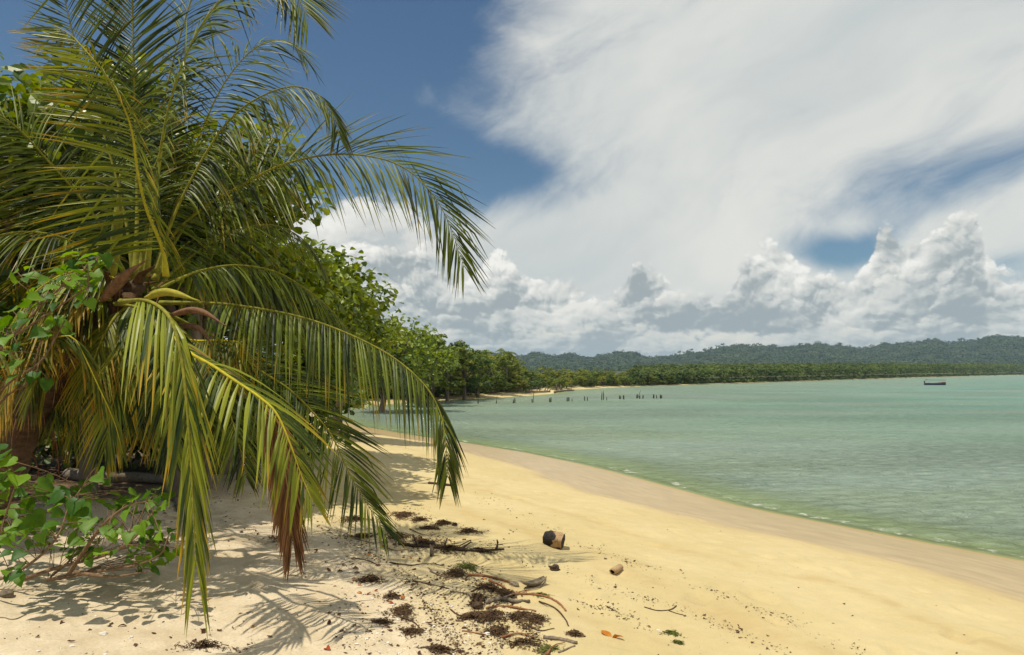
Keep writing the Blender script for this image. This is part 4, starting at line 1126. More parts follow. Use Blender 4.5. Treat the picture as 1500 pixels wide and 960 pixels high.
def shrub(name, base, leaves, stems, label, seed, size, cat='shrub', dup_=1.4):
    rng = random.Random(seed)
    t = tag(bpy.data.objects.new(name, None), label, cat); COL.objects.link(t); t.location = base
    b = MB(); S = []
    for st in stems:
        q, _ = catmull([PT(*p) for p in st], 26); S.append(q)
        b.tube(q, np.linspace(0.016, 0.005, 26), 6, rng.random(), 0, 1, 0.08, rng)
    SP = np.concatenate(S)
    lf = MB()
    items = [(x, y, Y, sz) for x, y, Y, sz in leaves]
    for x, y, Y, sz in list(items):
        for _ in range(int(dup_ - 0.4 + rng.random())):
            items.append((x + rng.uniform(-22, 22), y + rng.uniform(-16, 18), Y + rng.uniform(0.1, 0.35), sz * rng.uniform(0.45, 0.95)))
    for x, y, Y, sz in items:
        p = np.array(PT(x, y, Y)); k = int(np.argmin(np.linalg.norm(SP - p, axis=1))); s0 = SP[k]
        L = sz / F * Y * rng.uniform(0.9, 1.15)
        out = norm(p - s0 + np.array([rng.gauss(0, .05), -0.06, rng.gauss(0, .04)]))
        d = norm(out * 0.8 + np.array([rng.gauss(0, .35), rng.uniform(-0.5, 0.1), rng.uniform(-0.55, 0.05)]))
        nr = norm(np.array([rng.gauss(-0.1, .35), rng.uniform(-0.75, -0.1), rng.uniform(0.45, 1.0)]))
        p0 = p - d * L * 0.45
        heart_leaf(lf, p0, d, nr, L, rng.random())
        q, _ = catmull([s0, (s0 + p0) / 2 + np.array([0, 0, 0.02]), p0], 6)
        b.tube(q, 0.0028, 4, rng.random())
    child('stems', b.mesh('stems', [M['twig']]), t, base=base)
    child('leaves', lf.mesh('leaves', [M['hib_leaf']], True), t, base=base)
    return t

L1 = [(210, 350), (330, 320), (385, 260), (180, 300), (70, 270), (40, 400), (110, 380), (90, 460), (200, 450), (30, 520), (80, 510), (150, 530), (70, 570), (60, 650), (290, 380), (260, 400), (330, 400), (290, 490),
      (340, 450), (410, 470), (430, 440), (350, 550), (330, 560), (300, 520), (280, 570), (390, 560), (480, 380), (460, 350), (520, 350), (545, 400), (560, 340), (590, 370), (630, 380), (640, 340), (500, 500), (530, 550),
      (520, 600), (560, 590), (600, 540), (620, 490), (640, 560), (620, 600), (660, 570), (580, 480), (550, 470), (490, 410), (440, 380), (10, 330), (-20, 450), (120, 300), (240, 330), (150, 430), (20, 290), (-30, 380), (0, 180), (20, 210), (-20, 160)]
leaves1 = [(x / 2.667, 600 + y / 2.667, 5.2 + 0.5 * math.sin(x * 1.7 + y), (27 if x < 400 and y < 480 else 20)) for x, y in L1]
shrub('hibiscus_shrub', at(55, 845), leaves1,
      [[(-120, 870, 5.2), (-10, 852, 5.1), (50, 822, 5.0), (85, 785, 5.0), (100, 745, 5.1), (120, 715, 5.1)],
       [(30, 850, 5.2), (90, 830, 5.25), (150, 815, 5.2), (195, 790, 5.2), (225, 750, 5.2)],
       [(70, 850, 5.3), (140, 838, 5.2), (200, 828, 5.1), (235, 812, 5.1), (245, 790, 5.1)],
       [(-60, 860, 5.4), (-10, 800, 5.3), (10, 750, 5.2), (25, 705, 5.2)],
       [(100, 842, 5.2), (125, 805, 5.1), (150, 770, 5.0), (185, 742, 5.0), (215, 735, 5.0)],
       [(-80, 850, 5.3), (-20, 740, 5.3), (-8, 690, 5.3), (0, 660, 5.3)],
       [(110, 838, 5.0), (160, 845, 4.95), (215, 838, 4.95)]],
      'low shrub of big glossy heart-shaped leaves spreading over the sand at the left', 8, 36, dup_=3.4)
L2 = [(120, 420), (180, 435), (230, 400), (330, 370), (370, 380), (420, 370), (350, 340), (310, 430), (250, 430), (370, 460), (200, 470), (130, 480), (110, 430), (330, 480), (320, 530), (90, 610), (200, 605), (150, 655), (180, 660),
      (260, 620), (60, 620), (20, 600), (130, 830), (50, 830), (90, 540), (40, 560), (430, 360), (280, 450), (160, 530), (220, 540), (300, 400), (390, 420), (20, 680), (-30, 640), (60, 780), (20, 730)]
leaves2 = [(x / 2.743, 250 + y / 2.743, 5.35 + 0.25 * math.sin(x * 2.7 + y), 21) for x, y in L2]
shrub('climbing_hibiscus', at(-60, 800), leaves2,
      [[(-70, 800, 5.6), (-60, 640, 5.5), (-20, 540, 5.4), (40, 470, 5.4), (90, 420, 5.4), (140, 385, 5.4)],
       [(-60, 640, 5.5), (-10, 520, 5.4), (40, 480, 5.4), (100, 440, 5.35), (130, 420, 5.3)],
       [(-70, 700, 5.5), (-20, 600, 5.45), (20, 555, 5.45), (60, 530, 5.4), (95, 470, 5.4)],
       [(-70, 700, 5.6), (0, 590, 5.5), (40, 560, 5.5), (60, 500, 5.5)]],
      'young climbing shoots with bright yellow green round leaves beside the palm crown', 18, 26, dup_=2.2)

# ------------------------------------------------------------------ materials of the flotsam
M['drift_red'] = bark_material('drift_red', (0.16, 0.06, 0.025), (0.36, 0.17, 0.08), 40, 40, 0.4, 0.004)
M['drift_grey'] = bark_material('drift_grey', (0.10, 0.075, 0.05), (0.30, 0.24, 0.17), 40, 40, 0.5, 0.005)
M['drift_dark'] = bark_material('drift_dark', (0.028, 0.018, 0.012), (0.11, 0.07, 0.04), 40, 40, 0.5, 0.005)
M['char_and_hole_shade'] = bark_material('char_and_hole_shade', (0.010, 0.009, 0.008), (0.05, 0.042, 0.035), 30, 30, 0.9, 0.01)
M['bare_wood'] = bark_material('bare_wood', (0.25, 0.15, 0.07), (0.50, 0.34, 0.18), 70, 8, 0.4, 0.006)
M['seaweed'] = bark_material('seaweed', (0.035, 0.018, 0.010), (0.14, 0.08, 0.035), 40, 40, 0.5, 0.005)
M['weed_green'] = bark_material('weed_green', (0.05, 0.06, 0.012), (0.16, 0.17, 0.03), 40, 40, 0.5, 0.005)
def leafcol(name, a, b):
    M[name] = leaf_material(name, a, b, None, 0.12, 0.7, 0.25, 0.9, 20)
leafcol('litter_brown', (0.07, 0.03, 0.014), (0.24, 0.115, 0.05))
leafcol('litter_orange', (0.40, 0.12, 0.015), (0.72, 0.34, 0.03))
leafcol('litter_red', (0.30, 0.05, 0.015), (0.45, 0.10, 0.03))
M['shell'] = bark_material('shell', (0.60, 0.54, 0.45), (0.85, 0.82, 0.75), 60, 60, 0.3, 0.003)

# ------------------------------------------------------------------ driftwood
def stick(px, r0, r1, m, label, name='driftwood_stick', cat='driftwood', forks=(), lift=0.5, seed=1, jit=0.12, k=8, group='driftwood along the tide line'):
    rng = random.Random(seed)
    pts = [at(x, y) for x, y in px]; r = r0
    q, L = catmull([np.array(p) + [0, 0, r0 * lift] for p in pts], max(10, len(px) * 6))
    g = ground_z(q[:, 0], q[:, 1]); q[:, 2] = np.maximum(q[:, 2], g + r1 * 0.3)
    q += np.array([[rng.gauss(0, 1), rng.gauss(0, 1), 0] for _ in q]) * r0 * 0.12
    b = MB(); b.tube(q, np.linspace(r0, r1, len(q)), k, 0.5, 0, 0.85, jit, rng)
    for fk in forks:
        f = [np.array(at(x, y)) + [0, 0, r0 * 0.6 + z] for x, y, z in fk]
        qq, _ = catmull(f, 8); b.tube(qq, np.linspace(r0 * 0.7, r1 * 0.7, 8), 6, 0.4, 0, 1, jit, rng)
    c = pts[len(pts) // 2]
    me = b.mesh(name, [M[m]])
    co = np.empty(len(me.vertices) * 3, dtype=np.float32); me.vertices.foreach_get('co', co)
    me.vertices.foreach_set('co', (co.reshape(-1, 3) - np.array(c, dtype=np.float32)).ravel()); me.update()
    return link(name, me, label=label, cat=cat, group=group, loc=c)

stick([(685, 844), (715, 846), (739, 852), (757, 858)], .016, .010, 'drift_red', 'smooth reddish brown curved stick beside the greenish weed heap', seed=1)
stick([(753, 871), (780, 872), (802, 876), (818, 884), (829, 896)], .012, .008, 'drift_red', 'reddish stick bending down like a hook at its right end', seed=2)
stick([(790, 882), (812, 891), (826, 905), (833, 918)], .008, .005, 'drift_dark', 'thin dark twig curving below the hooked reddish stick', seed=3)
stick([(712, 892), (745, 890), (785, 897)], .012, .008, 'drift_red', 'straight brown stick lying on the weed below the grey branch', seed=4)
stick([(712, 884), (735, 879), (758, 883), (775, 882)], .020, .012, 'drift_grey', 'thick grey weathered branch lying on the tide line weed', seed=5)
stick([(796, 936), (820, 938), (845, 944)], .017, .013, 'drift_grey', 'short thick grey stick low down beside the trail of seaweed', seed=6)
stick([(818, 957), (830, 952), (842, 947)], .008, .006, 'drift_grey', 'small grey twig below the short thick grey stick', seed=7)
stick([(660, 894), (672, 902), (690, 905), (703, 912)], .007, .005, 'drift_dark', 'thin crooked dark twig left of the weed heaps', seed=8)
stick([(677, 925), (695, 928), (714, 931)], .007, .005, 'drift_red', 'short thin brown twig next to a white shell heap', seed=9)
stick([(571, 825), (600, 829), (625, 827), (651, 830)], .010, .005, 'drift_dark', 'long thin dark stick lying alone below the upright stub', seed=10)
stick([(605, 852), (630, 857), (658, 863)], .009, .005, 'drift_dark', 'thin dark stick lying left of the greenish weed heap', seed=11)
stick([(585, 798), (620, 802), (650, 804), (690, 808), (738, 806)], .022, .010, 'drift_dark', 'long dark knotty branch with a raised stub at its right end', forks=[[(727, 807, 0), (729, 806, .06), (728, 807, .10)], [(650, 805, 0), (655, 800, .07)], [(612, 802, 0), (605, 796, .08)], [(675, 806, 0), (690, 800, .03)]], seed=12)
stick([(628, 709), (647, 711), (666, 713)], .032, .028, 'drift_dark', 'dark flat plank end lying on bare sand beneath the drooping frond tip', name='driftwood_plank', seed=13, k=4)
stick([(944, 890), (962, 895), (981, 894), (991, 888)], .006, .004, 'drift_dark', 'thin forked twig alone on the smooth sand', forks=[[(979, 895, 0), (990, 899, 0), (1002, 902, 0)]], seed=14)
stick([(520, 818), (540, 822), (552, 828)], .006, .004, 'drift_dark', 'tiny dark twig on the sand near the red fallen leaves', seed=15)
stick([(0, 905), (20, 908), (38, 901)], .005, .004, 'drift_grey', 'thin pale twig on the sand at the lower picture edge', seed=16)
stick([(735, 878), (765, 868), (792, 861), (800, 848)], .006, .004, 'drift_grey', 'thin grey twig standing up out of the weed beside the grey husk', seed=17, lift=2)
stick([(400, 690), (430, 697), (455, 700)], .012, .008, 'drift_grey', 'small grey stick on the shaded sand behind the hanging fronds', seed=18)

TW = [((690, 868), (705, 862), (728, 866)), ((700, 898), (722, 906), (748, 905)), ((716, 852), (735, 860), (750, 872)), ((745, 905), (768, 898), (790, 902)), ((660, 868), (684, 872), (700, 884)), ((736, 936), (760, 930), (782, 936)),
      ((770, 915), (790, 925), (812, 922)), ((600, 776), (622, 785), (640, 783)), ((560, 800), (578, 808), (600, 806)), ((690, 792), (672, 800), (655, 799)), ((630, 838), (650, 846), (672, 850)), ((800, 962), (812, 948), (828, 944)), ((585, 905), (605, 912), (618, 925)), ((520, 790), (548, 797), (566, 793))]
TWL = ['above the broad weed heap', 'across the thick heap below the brown stick', 'between the curved stick and the grey husk', 'below the straight brown stick', 'left of the dark rounded stone', 'over the long lowest weed heap', 'below the thin curving twig',
       'above the upright stub', 'left of the knotty branch', 'under the knotty branch', 'left of the heap at the reddish stick', 'beside the small grey twig at the lower edge', 'on the weed in the pale shell sand', 'below the dark frond tip']
for i, (t3, tl) in enumerate(zip(TW, TWL)):
    stick(list(t3), .006 + .002 * (i % 3), .003, ['drift_dark', 'drift_grey', 'drift_red'][i % 3], '%s broken twig lying %s' % (['dark', 'grey', 'brown'][i % 3], tl), name='twig', cat='twig', seed=60 + i, lift=1.2, group='broken twigs in the tide line')

# the upright stub
def stub():
    p = at(633, 815); b = MB(); b.tube([p + Vector((0, 0, -.03)), p + Vector((-.004, 0, .05)), p + Vector((-.008, 0.01, .12))], np.array([.022, .02, .017]), 9, 0.5, 0, 1, .1, random.Random(3))
    t = tag(bpy.data.objects.new('wooden_stub', None), 'short pale wooden stub standing upright with a dark broken top', 'wood stub'); COL.objects.link(t); t.location = p
    child('stem', b.mesh('stem', [M['drift_grey']]), t)
    c = MB(); c.tube([p + Vector((-.008, .01, .118)), p + Vector((-.009, .01, .135)), p + Vector((-.01, .01, .15))], np.array([.021, .019, .006]), 9, 0.5, 0, 1, .2, random.Random(5))
    child('broken_top', c.mesh('broken_top', [M['char_and_hole_shade']]), t)
stub()

# pieces of husk and hollow wood
def lump(name, px, py, sx, sy, sz, m, label, cat, seed, rot=0, rough=0.22):
    p = at(px, py); bm = bmesh.new(); bmesh.ops.create_icosphere(bm, subdivisions=4, radius=1)
    for v in bm.verts:
        n = mnoise.noise(v.co * 1.6 + Vector((seed, 0, 0))) * rough + mnoise.noise(v.co * 4.5 + Vector((0, seed, 0))) * rough * 0.35
        v.co *= 1 + n; v.co = Vector((v.co.x * sx, v.co.y * sy, v.co.z * sz + sz * 0.55))
    me = bpy.data.meshes.new(name); bm.to_mesh(me); bm.free(); me.materials.append(M[m]); me.polygons.foreach_set('use_smooth', [True] * len(me.polygons))
    return link(name, me, label=label, cat=cat, loc=p, rot=(0, 0, rot))
lump('coconut_husk', 812, 835, .052, .045, .030, 'drift_dark', 'small ragged brown husk piece on smooth sand below the charred log', 'husk', 3, 0.3, 0.5)
lump('driftwood_chunk', 753, 858, .045, .03, .022, 'drift_grey', 'small grey chunk of wood touching the open grey husk', 'driftwood', 7, -0.6, 0.3)
lump('dark_stone', 699, 890, .045, .035, .028, 'drift_dark', 'dark rounded stone at the left end of the grey branch', 'stone', 9)
lump('dark_stone', 666, 770, .035, .03, .022, 'drift_dark', 'small dark stone beside the upper seaweed heaps', 'stone', 12)
lump('beach_stone', 9, 874, .05, .04, .035, 'drift_grey', 'pale grey stone on sand below the big-leaved shrub', 'stone', 15)

def charred_log():
    base = at(811, 800)
    t = tag(bpy.data.objects.new('charred_log', None), 'chunky cut log, charred black on the left and bare tan wood on the right', 'log'); COL.objects.link(t); t.location = base
    # lumpy barrel lying with its axis toward the lower right
    n, k = 22, 40; V = []; ax = norm(np.array([0.95, -0.26, -0.12])); s = norm(np.cross(ax, [0, 0, 1.0])); u = np.cross(s, ax)
    for i in range(n):
        a = i / (n - 1); x = (a - 0.5) * 0.215
        rr = 0.098 * (0.70 + 0.30 * math.sin(min(1, a / 0.4) * math.pi / 2)) if a < 0.4 else 0.098 - 0.010 * (a - .4)
        for j in range(k):
            q = 2 * math.pi * j / k
            r = rr * (1 + 0.30 * mnoise.noise(Vector((math.cos(q) * 1.6, math.sin(q) * 1.6, a * 2.5))) + 0.09 * mnoise.noise(Vector((math.cos(q) * 7, math.sin(q) * 7, a * 6))))
            r *= 0.90 + 0.10 * math.cos(q * 2)
            V.append(np.array(base) + ax * x + s * math.cos(q) * r * 1.08 + u * math.sin(q) * r + np.array([0, 0, 0.075]))
    Fs = [(i * k + j, i * k + (j + 1) % k, (i + 1) * k + (j + 1) % k, (i + 1) * k + j) for i in range(n - 1) for j in range(k)]
    a_ = [f for f in Fs if (min(f) // k) < 11 + 2.5 * math.sin(min(f) % k * 0.5)]; b_ = [f for f in Fs if f not in set(a_)]
    c0 = len(V); V.append(np.mean(V[:k], axis=0) - ax * 0.02); V.append(np.mean(V[(n - 1) * k:n * k], axis=0) + ax * 0.006)
    a_ += [(j, c0, (j + 1) % k) for j in range(k)]
    rim = [((n - 1) * k + j, (n - 1) * k + (j + 1) % k, c0 + 1) for j in range(k)]
    m1 = MB(); m1.add(V, a_ + rim); child('charred_end', m1.mesh('charred_end', [M['char_and_hole_shade']]), t)
    m2 = MB(); m2.add(V, b_); child('bare_wood', m2.mesh('bare_wood', [M['bare_wood']]), t)
charred_log()

def hollow_log():
    p0 = np.array(at(897, 842)) + [0, 0, .028]; p1 = np.array(at(914, 832)) + [0, 0, .03]
    t = tag(bpy.data.objects.new('hollow_stick', None), 'short tan hollow piece of wood with a dark hole in its end', 'driftwood'); COL.objects.link(t); t.location = p0
    ax = norm(p1 - p0); L = 0.165; s = norm(np.cross(ax, [0, 0, 1.0])); u = np.cross(s, ax); k = 22
    V = []
    for x, r in ((0, .022), (0, .033), (L * .3, .034), (L, .030), (L, .005), (L * .9, .016), (.02, .020)):
        for j in range(k):
            q = 2 * math.pi * j / k; w = 1 + .08 * mnoise.noise(Vector((math.cos(q) * 2, math.sin(q) * 2, x * 9)))
            V.append(p0 + ax * (x - 0.012 * math.sin(q)) + s * math.cos(q) * r * w + u * math.sin(q) * r * w)
    Fs = lambda a, b: [(a * k + j, a * k + (j + 1) % k, b * k + (j + 1) % k, b * k + j) for j in range(k)]
    m = MB(); m.add(V, Fs(0, 1) + Fs(1, 2) + Fs(2, 3) + Fs(3, 4)); child('shell_wood', m.mesh('shell_wood', [M['bare_wood']]), t)
    m = MB(); m.add(V, Fs(5, 6) + Fs(6, 0)); child('hollow', m.mesh('hollow', [M['char_and_hole_shade']]), t)  # inside of the hole coloured near-black, its shade put into the material
hollow_log()

def open_husk():
    """a boat-shaped open piece of palm sheath"""
    a = np.array(at(765, 864)); b = np.array(at(797, 856)); ax = norm(b - a); L = float(np.linalg.norm(b - a)) * 1.05
    s = norm(np.cross(ax, [0, 0, 1.0])); V = []; n, k = 15, 9
    for i in range(n):
        x = i / (n - 1); w = 0.046 * math.sin(math.pi * (0.06 + 0.88 * x)) ** 0.7
        for j in range(k):
            q = math.pi * (j / (k - 1)); V.append(a + ax * x * L + s * math.cos(q) * w + np.array([0, 0, 0.045 - math.sin(q) * w * 0.8 + 0.025 * (2 * x - 1) ** 2]))
    m = MB(); m.add(V, [(i * k + j, i * k + j + 1, (i + 1) * k + j + 1, (i + 1) * k + j) for i in range(n - 1) for j in range(k - 1)])
    me = m.mesh('palm_sheath', [M['drift_grey']])
    co = np.empty(len(me.vertices) * 3, dtype=np.float32); me.vertices.foreach_get('co', co)
    me.vertices.foreach_set('co', (co.reshape(-1, 3) - a.astype(np.float32)).ravel()); me.update()
    o = link('palm_sheath', me, label='boat-shaped open grey husk lying among the sticks', cat='husk', loc=a)
    md = o.modifiers.new('thickness', 'SOLIDIFY'); md.thickness = 0.006; md.offset = 0
open_husk()

# the long log lying in the shade and its torn-up roots
def fallen_log():
    pts = [at(100, 702), at(150, 706), at(210, 707), at(262, 712), at(300, 716)]
    q, _ = catmull([np.array(p) + [0, 0, .075] for p in pts], 30)
    t = tag(bpy.data.objects.new('fallen_log', None), 'long pale grey fallen log lying in the shade behind the shrub', 'log'); COL.objects.link(t); t.location = pts[0]
    b = MB(); b.tube(q, np.linspace(.10, .062, 30), 14, 0.5, 0, 1, .04, random.Random(2)); child('log_trunk', b.mesh('log_trunk', [M['drift_grey']]), t)
    r = MB(); rr = random.Random(6)
    for i in range(26):
        p = np.array(q[0]) + [rr.uniform(-.25, .1), rr.uniform(-.1, .1), rr.uniform(-.04, .06)]; d = norm(np.array([rr.gauss(-.5, .6), rr.gauss(0, .6), rr.gauss(.3, .4)])); P = [p]
        for j in range(5):
            p = p + d * .09; d = norm(d + np.array([rr.gauss(0, .3), rr.gauss(0, .3), -0.25])); P.append(p)
        P = np.array(P); P[:, 2] = np.maximum(P[:, 2], gz(P[0, 0], P[0, 1]) + .01)
        r.tube(P, np.linspace(.022, .005, 6), 5, rr.random())
    child('roots', r.mesh('roots', [M['drift_dark']]), t)
fallen_log()
stick([(238, 722), (256, 732), (262, 750)], .05, .03, 'drift_grey', 'short thick curved grey root end beside the right end of the long log', name='driftwood_root', seed=31)

# ------------------------------------------------------------------ heaps of seaweed
def weed(px, py, wpx, hpx, label, seed, mat_='seaweed', dens=1.0, tall=0.35):
    rng = random.Random(seed); c = at(px, py); Y = c.y; w = wpx * 1.2 / 2 / F * Y
    # picture height of a patch on the ground turns into depth
    d_ = hpx * 1.25 / 2 * Y * Y / (F * (CAMZ - c.z)); d_ = min(max(d_, w * 0.3), w * 2.2)
    m = MB(); n = int((160 + 19000 * w * d_) * dens); n = min(n, 1300); tall *= 0.55
    for i in range(n):
        a = rng.uniform(0, 2 * math.pi); r = min(abs(rng.gauss(0, 0.5)), 1.02) * (0.8 + 0.35 * math.sin(3 * a + seed))
        x = c.x + math.cos(a) * r * w; y = c.y + math.sin(a) * r * d_
        z = c.z + (c.z * 0) + 0.002 + rng.random() ** 1.5 * w * tall * max(0, 1 - r) + rng.random() * 0.006
        z += 0.0
        d = norm(np.array([rng.gauss(0, 1), rng.gauss(0, 1), rng.gauss(0, .12)])); p = np.array([x, y, z]); L = rng.uniform(.012, .048); ww = rng.uniform(.002, .0055)
        V = []; s = norm(np.cross(d, [0, 0, 1.0])) * 0.7 + np.array([0, 0, rng.uniform(-.7, .7)])
        for j in range(4):
            V += [p + s * ww, p - s * ww]; p = p + d * L / 3; d = norm(d + np.array([rng.gauss(0, .5), rng.gauss(0, .5), rng.gauss(-.12, .14)]))
        V = np.array(V)
        m.add(V, [(0, 1, 3, 2), (2, 3, 5, 4), (4, 5, 7, 6)], None, rng.random())
    # clotted bits inside the heap
    for i in range(int(n * 0.45)):
        a = rng.uniform(0, 2 * math.pi); r = min(abs(rng.gauss(0, 0.42)), 0.95); q = np.array([c.x + math.cos(a) * r * w, c.y + math.sin(a) * r * d_, c.z + rng.random() * w * tall * 0.5 * max(0, 1 - r)])
        s_ = rng.uniform(.005, .016); O = [q + np.array([rng.uniform(-1, 1), rng.uniform(-1, 1), rng.uniform(-.4, .7)]) * s_ for _ in range(4)]
        m.add(O, [(0, 1, 2), (0, 2, 3), (0, 3, 1), (1, 3, 2)], None, rng.random())
    V = np.concatenate(m.v); g = ground_z(V[:, 0], V[:, 1]); V[:, 2] = np.maximum(V[:, 2] - c.z + g, g + 0.002)
    m.v = [V - np.array(c)]
    me = m.mesh('seaweed_clump', [M[mat_]], False)
    return link('seaweed_clump', me, label=label, cat='seaweed', group='seaweed heaps along the tide line', loc=c)
WEED = [
 (590, 757, 34, 12, 'topmost dark seaweed heap, right beside the fan of the dark frond'), (614, 762, 26, 9, 'small seaweed heap right of the topmost heap'),
 (650, 767, 34, 9, 'seaweed heap touching the small dark stone'), (686, 779, 34, 11, 'ragged brown seaweed heap standing apart, right of the small dark stone'),
 (628, 775, 34, 8, 'thin flat strip of seaweed below the upper heaps'), (530, 787, 50, 10, 'seaweed strewn below the tip of the dark frond'),
 (582, 787, 60, 13, 'wide dark seaweed heap left of the upright stub'), (622, 797, 44, 18, 'thick seaweed heap around the upright stub'),
 (660, 805, 50, 12, 'dark seaweed caught on the knotty branch'), (702, 808, 44, 8, 'thin seaweed along the right end of the knotty branch'),
 (666, 841, 44, 16, 'dense brown seaweed heap at the left end of the reddish curved stick'), (684, 831, 30, 12, 'olive green weed on top of the brown heap by the reddish stick'),
 (718, 862, 66, 20, 'broad dark seaweed heap under the reddish curved stick'), (742, 872, 40, 14, 'seaweed heap between the grey branch and the orange scraps'),
 (700, 878, 30, 12, 'small seaweed heap left of the grey branch'), (718, 903, 50, 18, 'thick seaweed heap below the straight brown stick'),
 (690, 905, 50, 8, 'loose seaweed around the thin crooked twig'), (728, 926, 44, 20, 'dark seaweed heap with white shells beside it'),
 (764, 943, 66, 18, 'long brown seaweed heap running to the lower edge'), (785, 908, 40, 14, 'loose seaweed below the hooked stick'),
 (760, 902, 34, 10, 'thin seaweed trail below the straight brown stick'), (804, 952, 30, 12, 'greenish weed next to the short thick grey stick'),
 (842, 930, 28, 10, 'thin seaweed scraps right of the thin curving twig'), (590, 897, 42, 22, 'dark seaweed heap among the pale shell sand'),
 (560, 912, 30, 9, 'small seaweed heap left of the one among the pale shell sand'), (604, 926, 40, 12, 'loose dark seaweed on the pale shell sand near the lower edge'),
 (646, 953, 50, 14, 'seaweed heap at the lower edge on pale shell sand'), (575, 874, 28, 14, 'seaweed heap mixed with orange leaf scraps'),
 (540, 850, 44, 14, 'seaweed and leaf crumbs beside the red fallen leaves'), (985, 928, 24, 10, 'small dark green weed clump alone on smooth sand'),
 (994, 942, 14, 5, 'tiny dark weed scrap below the lone green clump'), (790, 872, 30, 8, 'green weed tuft on the hooked reddish stick'),
 (300, 948, 90, 12, 'dark leaf crumbs and weed at the lower edge below the hanging frond'), (520, 762, 60, 10, 'weed and litter in the shade behind the brown hanging frond'),
 (230, 795, 40, 10, 'dark litter heap in the shade at the right of the shrub'), (420, 790, 60, 14, 'dark litter strewn in the shade below the hanging fronds'),
]
for i, (x, y, w_, h_, lab) in enumerate(WEED):
    green = 'green' in lab
    weed(x, y, w_, h_, lab, 50 + i, 'weed_green' if green else 'seaweed', 0.7 if w_ < 25 else (0.45 if y < 800 and w_ > 45 or w_ >= 60 else 1.0), 0.35 if not green else 0.2)

# ------------------------------------------------------------------ fallen leaves, shells, crumbs
def curled_leaf(seed, L=0.055, w=0.55):
    rng = random.Random(seed); m = MB(); V = []; n = 5; c1 = rng.uniform(-1.6, 1.6); c2 = rng.uniform(0.1, .8)
    for i in range(n):
        x = i / (n - 1) - 0.5; ww = math.sin(math.pi * (0.08 + 0.86 * (x + .5))) * L * w / 2
        for j in (-1, 0, 1):
            V.append((x * L, j * ww, abs(j) * ww * c2 + c1 * x * x * L * .5 + 0.006 + rng.uniform(-.002, .002)))
    m.add(V, [(i * 3 + j, (i + 1) * 3 + j, (i + 1) * 3 + j + 1, i * 3 + j + 1) for i in range(n - 1) for j in (0, 1)], None, rng.random())
    return m
LM = {}
for nm in ('litter_brown', 'litter_orange', 'litter_red'):
    LM[nm] = [curled_leaf(200 + i).mesh('fallen_leaf', [M[nm]]) for i in range(6)]
rl = random.Random(33)
def put_leaf(px, py, kind, label, group, s=1.0):
    p = at(px, py, 0.0); o = link('fallen_leaf', rl.choice(LM[kind]), label=label, cat='leaf', group=group, loc=p, rot=(rl.gauss(0, .3), rl.gauss(0, .25), rl.uniform(0, 6.3)))
    o.scale = (s, s, s); return o
put_leaf(888, 930, 'litter_orange', 'bright yellow orange leaf on smooth sand, left one of the pair', 'bright leaves on smooth sand', 1.9)
put_leaf(905, 936, 'litter_orange', 'bright orange leaf on smooth sand, right one of the pair', 'bright leaves on smooth sand', 1.7)
put_leaf(770, 866, 'litter_orange', 'small yellow leaf caught in the seaweed beside the grey husk', 'bright leaves in the seaweed', 0.9)
put_leaf(748, 868, 'litter_orange', 'yellow leaf lying on the broad dark seaweed heap', 'bright leaves in the seaweed', 1.0)
put_leaf(590, 876, 'litter_orange', 'orange leaf scrap in the seaweed among the shell sand', 'bright leaves in the seaweed', 1.0)
put_leaf(480, 951, 'litter_red', 'dark red leaf lying alone on sand at the lower edge', 'red fallen leaves', 1.2)
for i, (x, y) in enumerate([(535, 852), (545, 856), (527, 858), (551, 866), (519, 848), (540, 871), (558, 846), (572, 884)]):
    put_leaf(x, y, 'litter_red' if i % 2 else 'litter_orange', 'small red or orange leaf scrap among the crumbs left of the seaweed heaps', 'red leaf scraps left of the seaweed heaps', rl.uniform(.6, .95))
n_l = 0
BANDS = [((480, 840), (720, 960), 60, 'small curled dead leaf on the pale shell sand near the lower edge'), ((560, 760), (760, 800), 22, 'small curled dead leaf near the upper seaweed heaps'),
         ((0, 700), (480, 800), 95, 'small dead leaf in the shade under the palm'), ((60, 880), (420, 955), 16, 'small dead leaf on the sunlit sand at the lower left edge'),
         ((430, 770), (620, 850), 50, 'small dead leaf between the brown hanging frond and the seaweed'), ((220, 700), (440, 740), 25, 'small dead leaf beside the right end of the fallen log')]
for (x0, y0), (x1, y1), n, lab_ in BANDS:
    for i in range(n):
        put_leaf(rl.uniform(x0, x1), rl.uniform(y0, y1), 'litter_brown' if rl.random() < .9 else 'litter_orange', lab_, 'small dead leaves scattered on the sand', rl.uniform(.45, 1.05)); n_l += 1

def shell_mesh(seed):
    bm = bmesh.new(); bmesh.ops.create_icosphere(bm, subdivisions=2, radius=1); rng = random.Random(seed)
    for v in bm.verts:
        v.co *= 1 + mnoise.noise(v.co * 1.4 + Vector((seed, 0, 0))) * .5
        v.co = Vector((v.co.x, v.co.y * .7, v.co.z * .45 + .2)) * 0.011
    me = bpy.data.meshes.new('coral_fragment'); bm.to_mesh(me); bm.free(); me.materials.append(M['shell']); return me
SM = [shell_mesh(i) for i in range(5)]
for (x0, y0), (x1, y1), n, lab_ in [((500, 880), (720, 960), 75, 'small white coral fragment on the pale shell sand beside the seaweed'), ((0, 870), (480, 960), 40, 'small white coral fragment on the sunlit sand at the lower left'), ((480, 820), (600, 878), 20, 'small white coral fragment near the red leaf scraps')]:
    for i in range(n):
        p = at(rl.uniform(x0, x1), rl.uniform(y0, y1)); o = link('coral_fragment', rl.choice(SM), label=lab_, cat='shell', group='white coral fragments on the sand', loc=p, rot=(0, 0, rl.uniform(0, 6)))
        s = rl.uniform(.35, 1.25) ** 1.5; o.scale = (s, s, s)
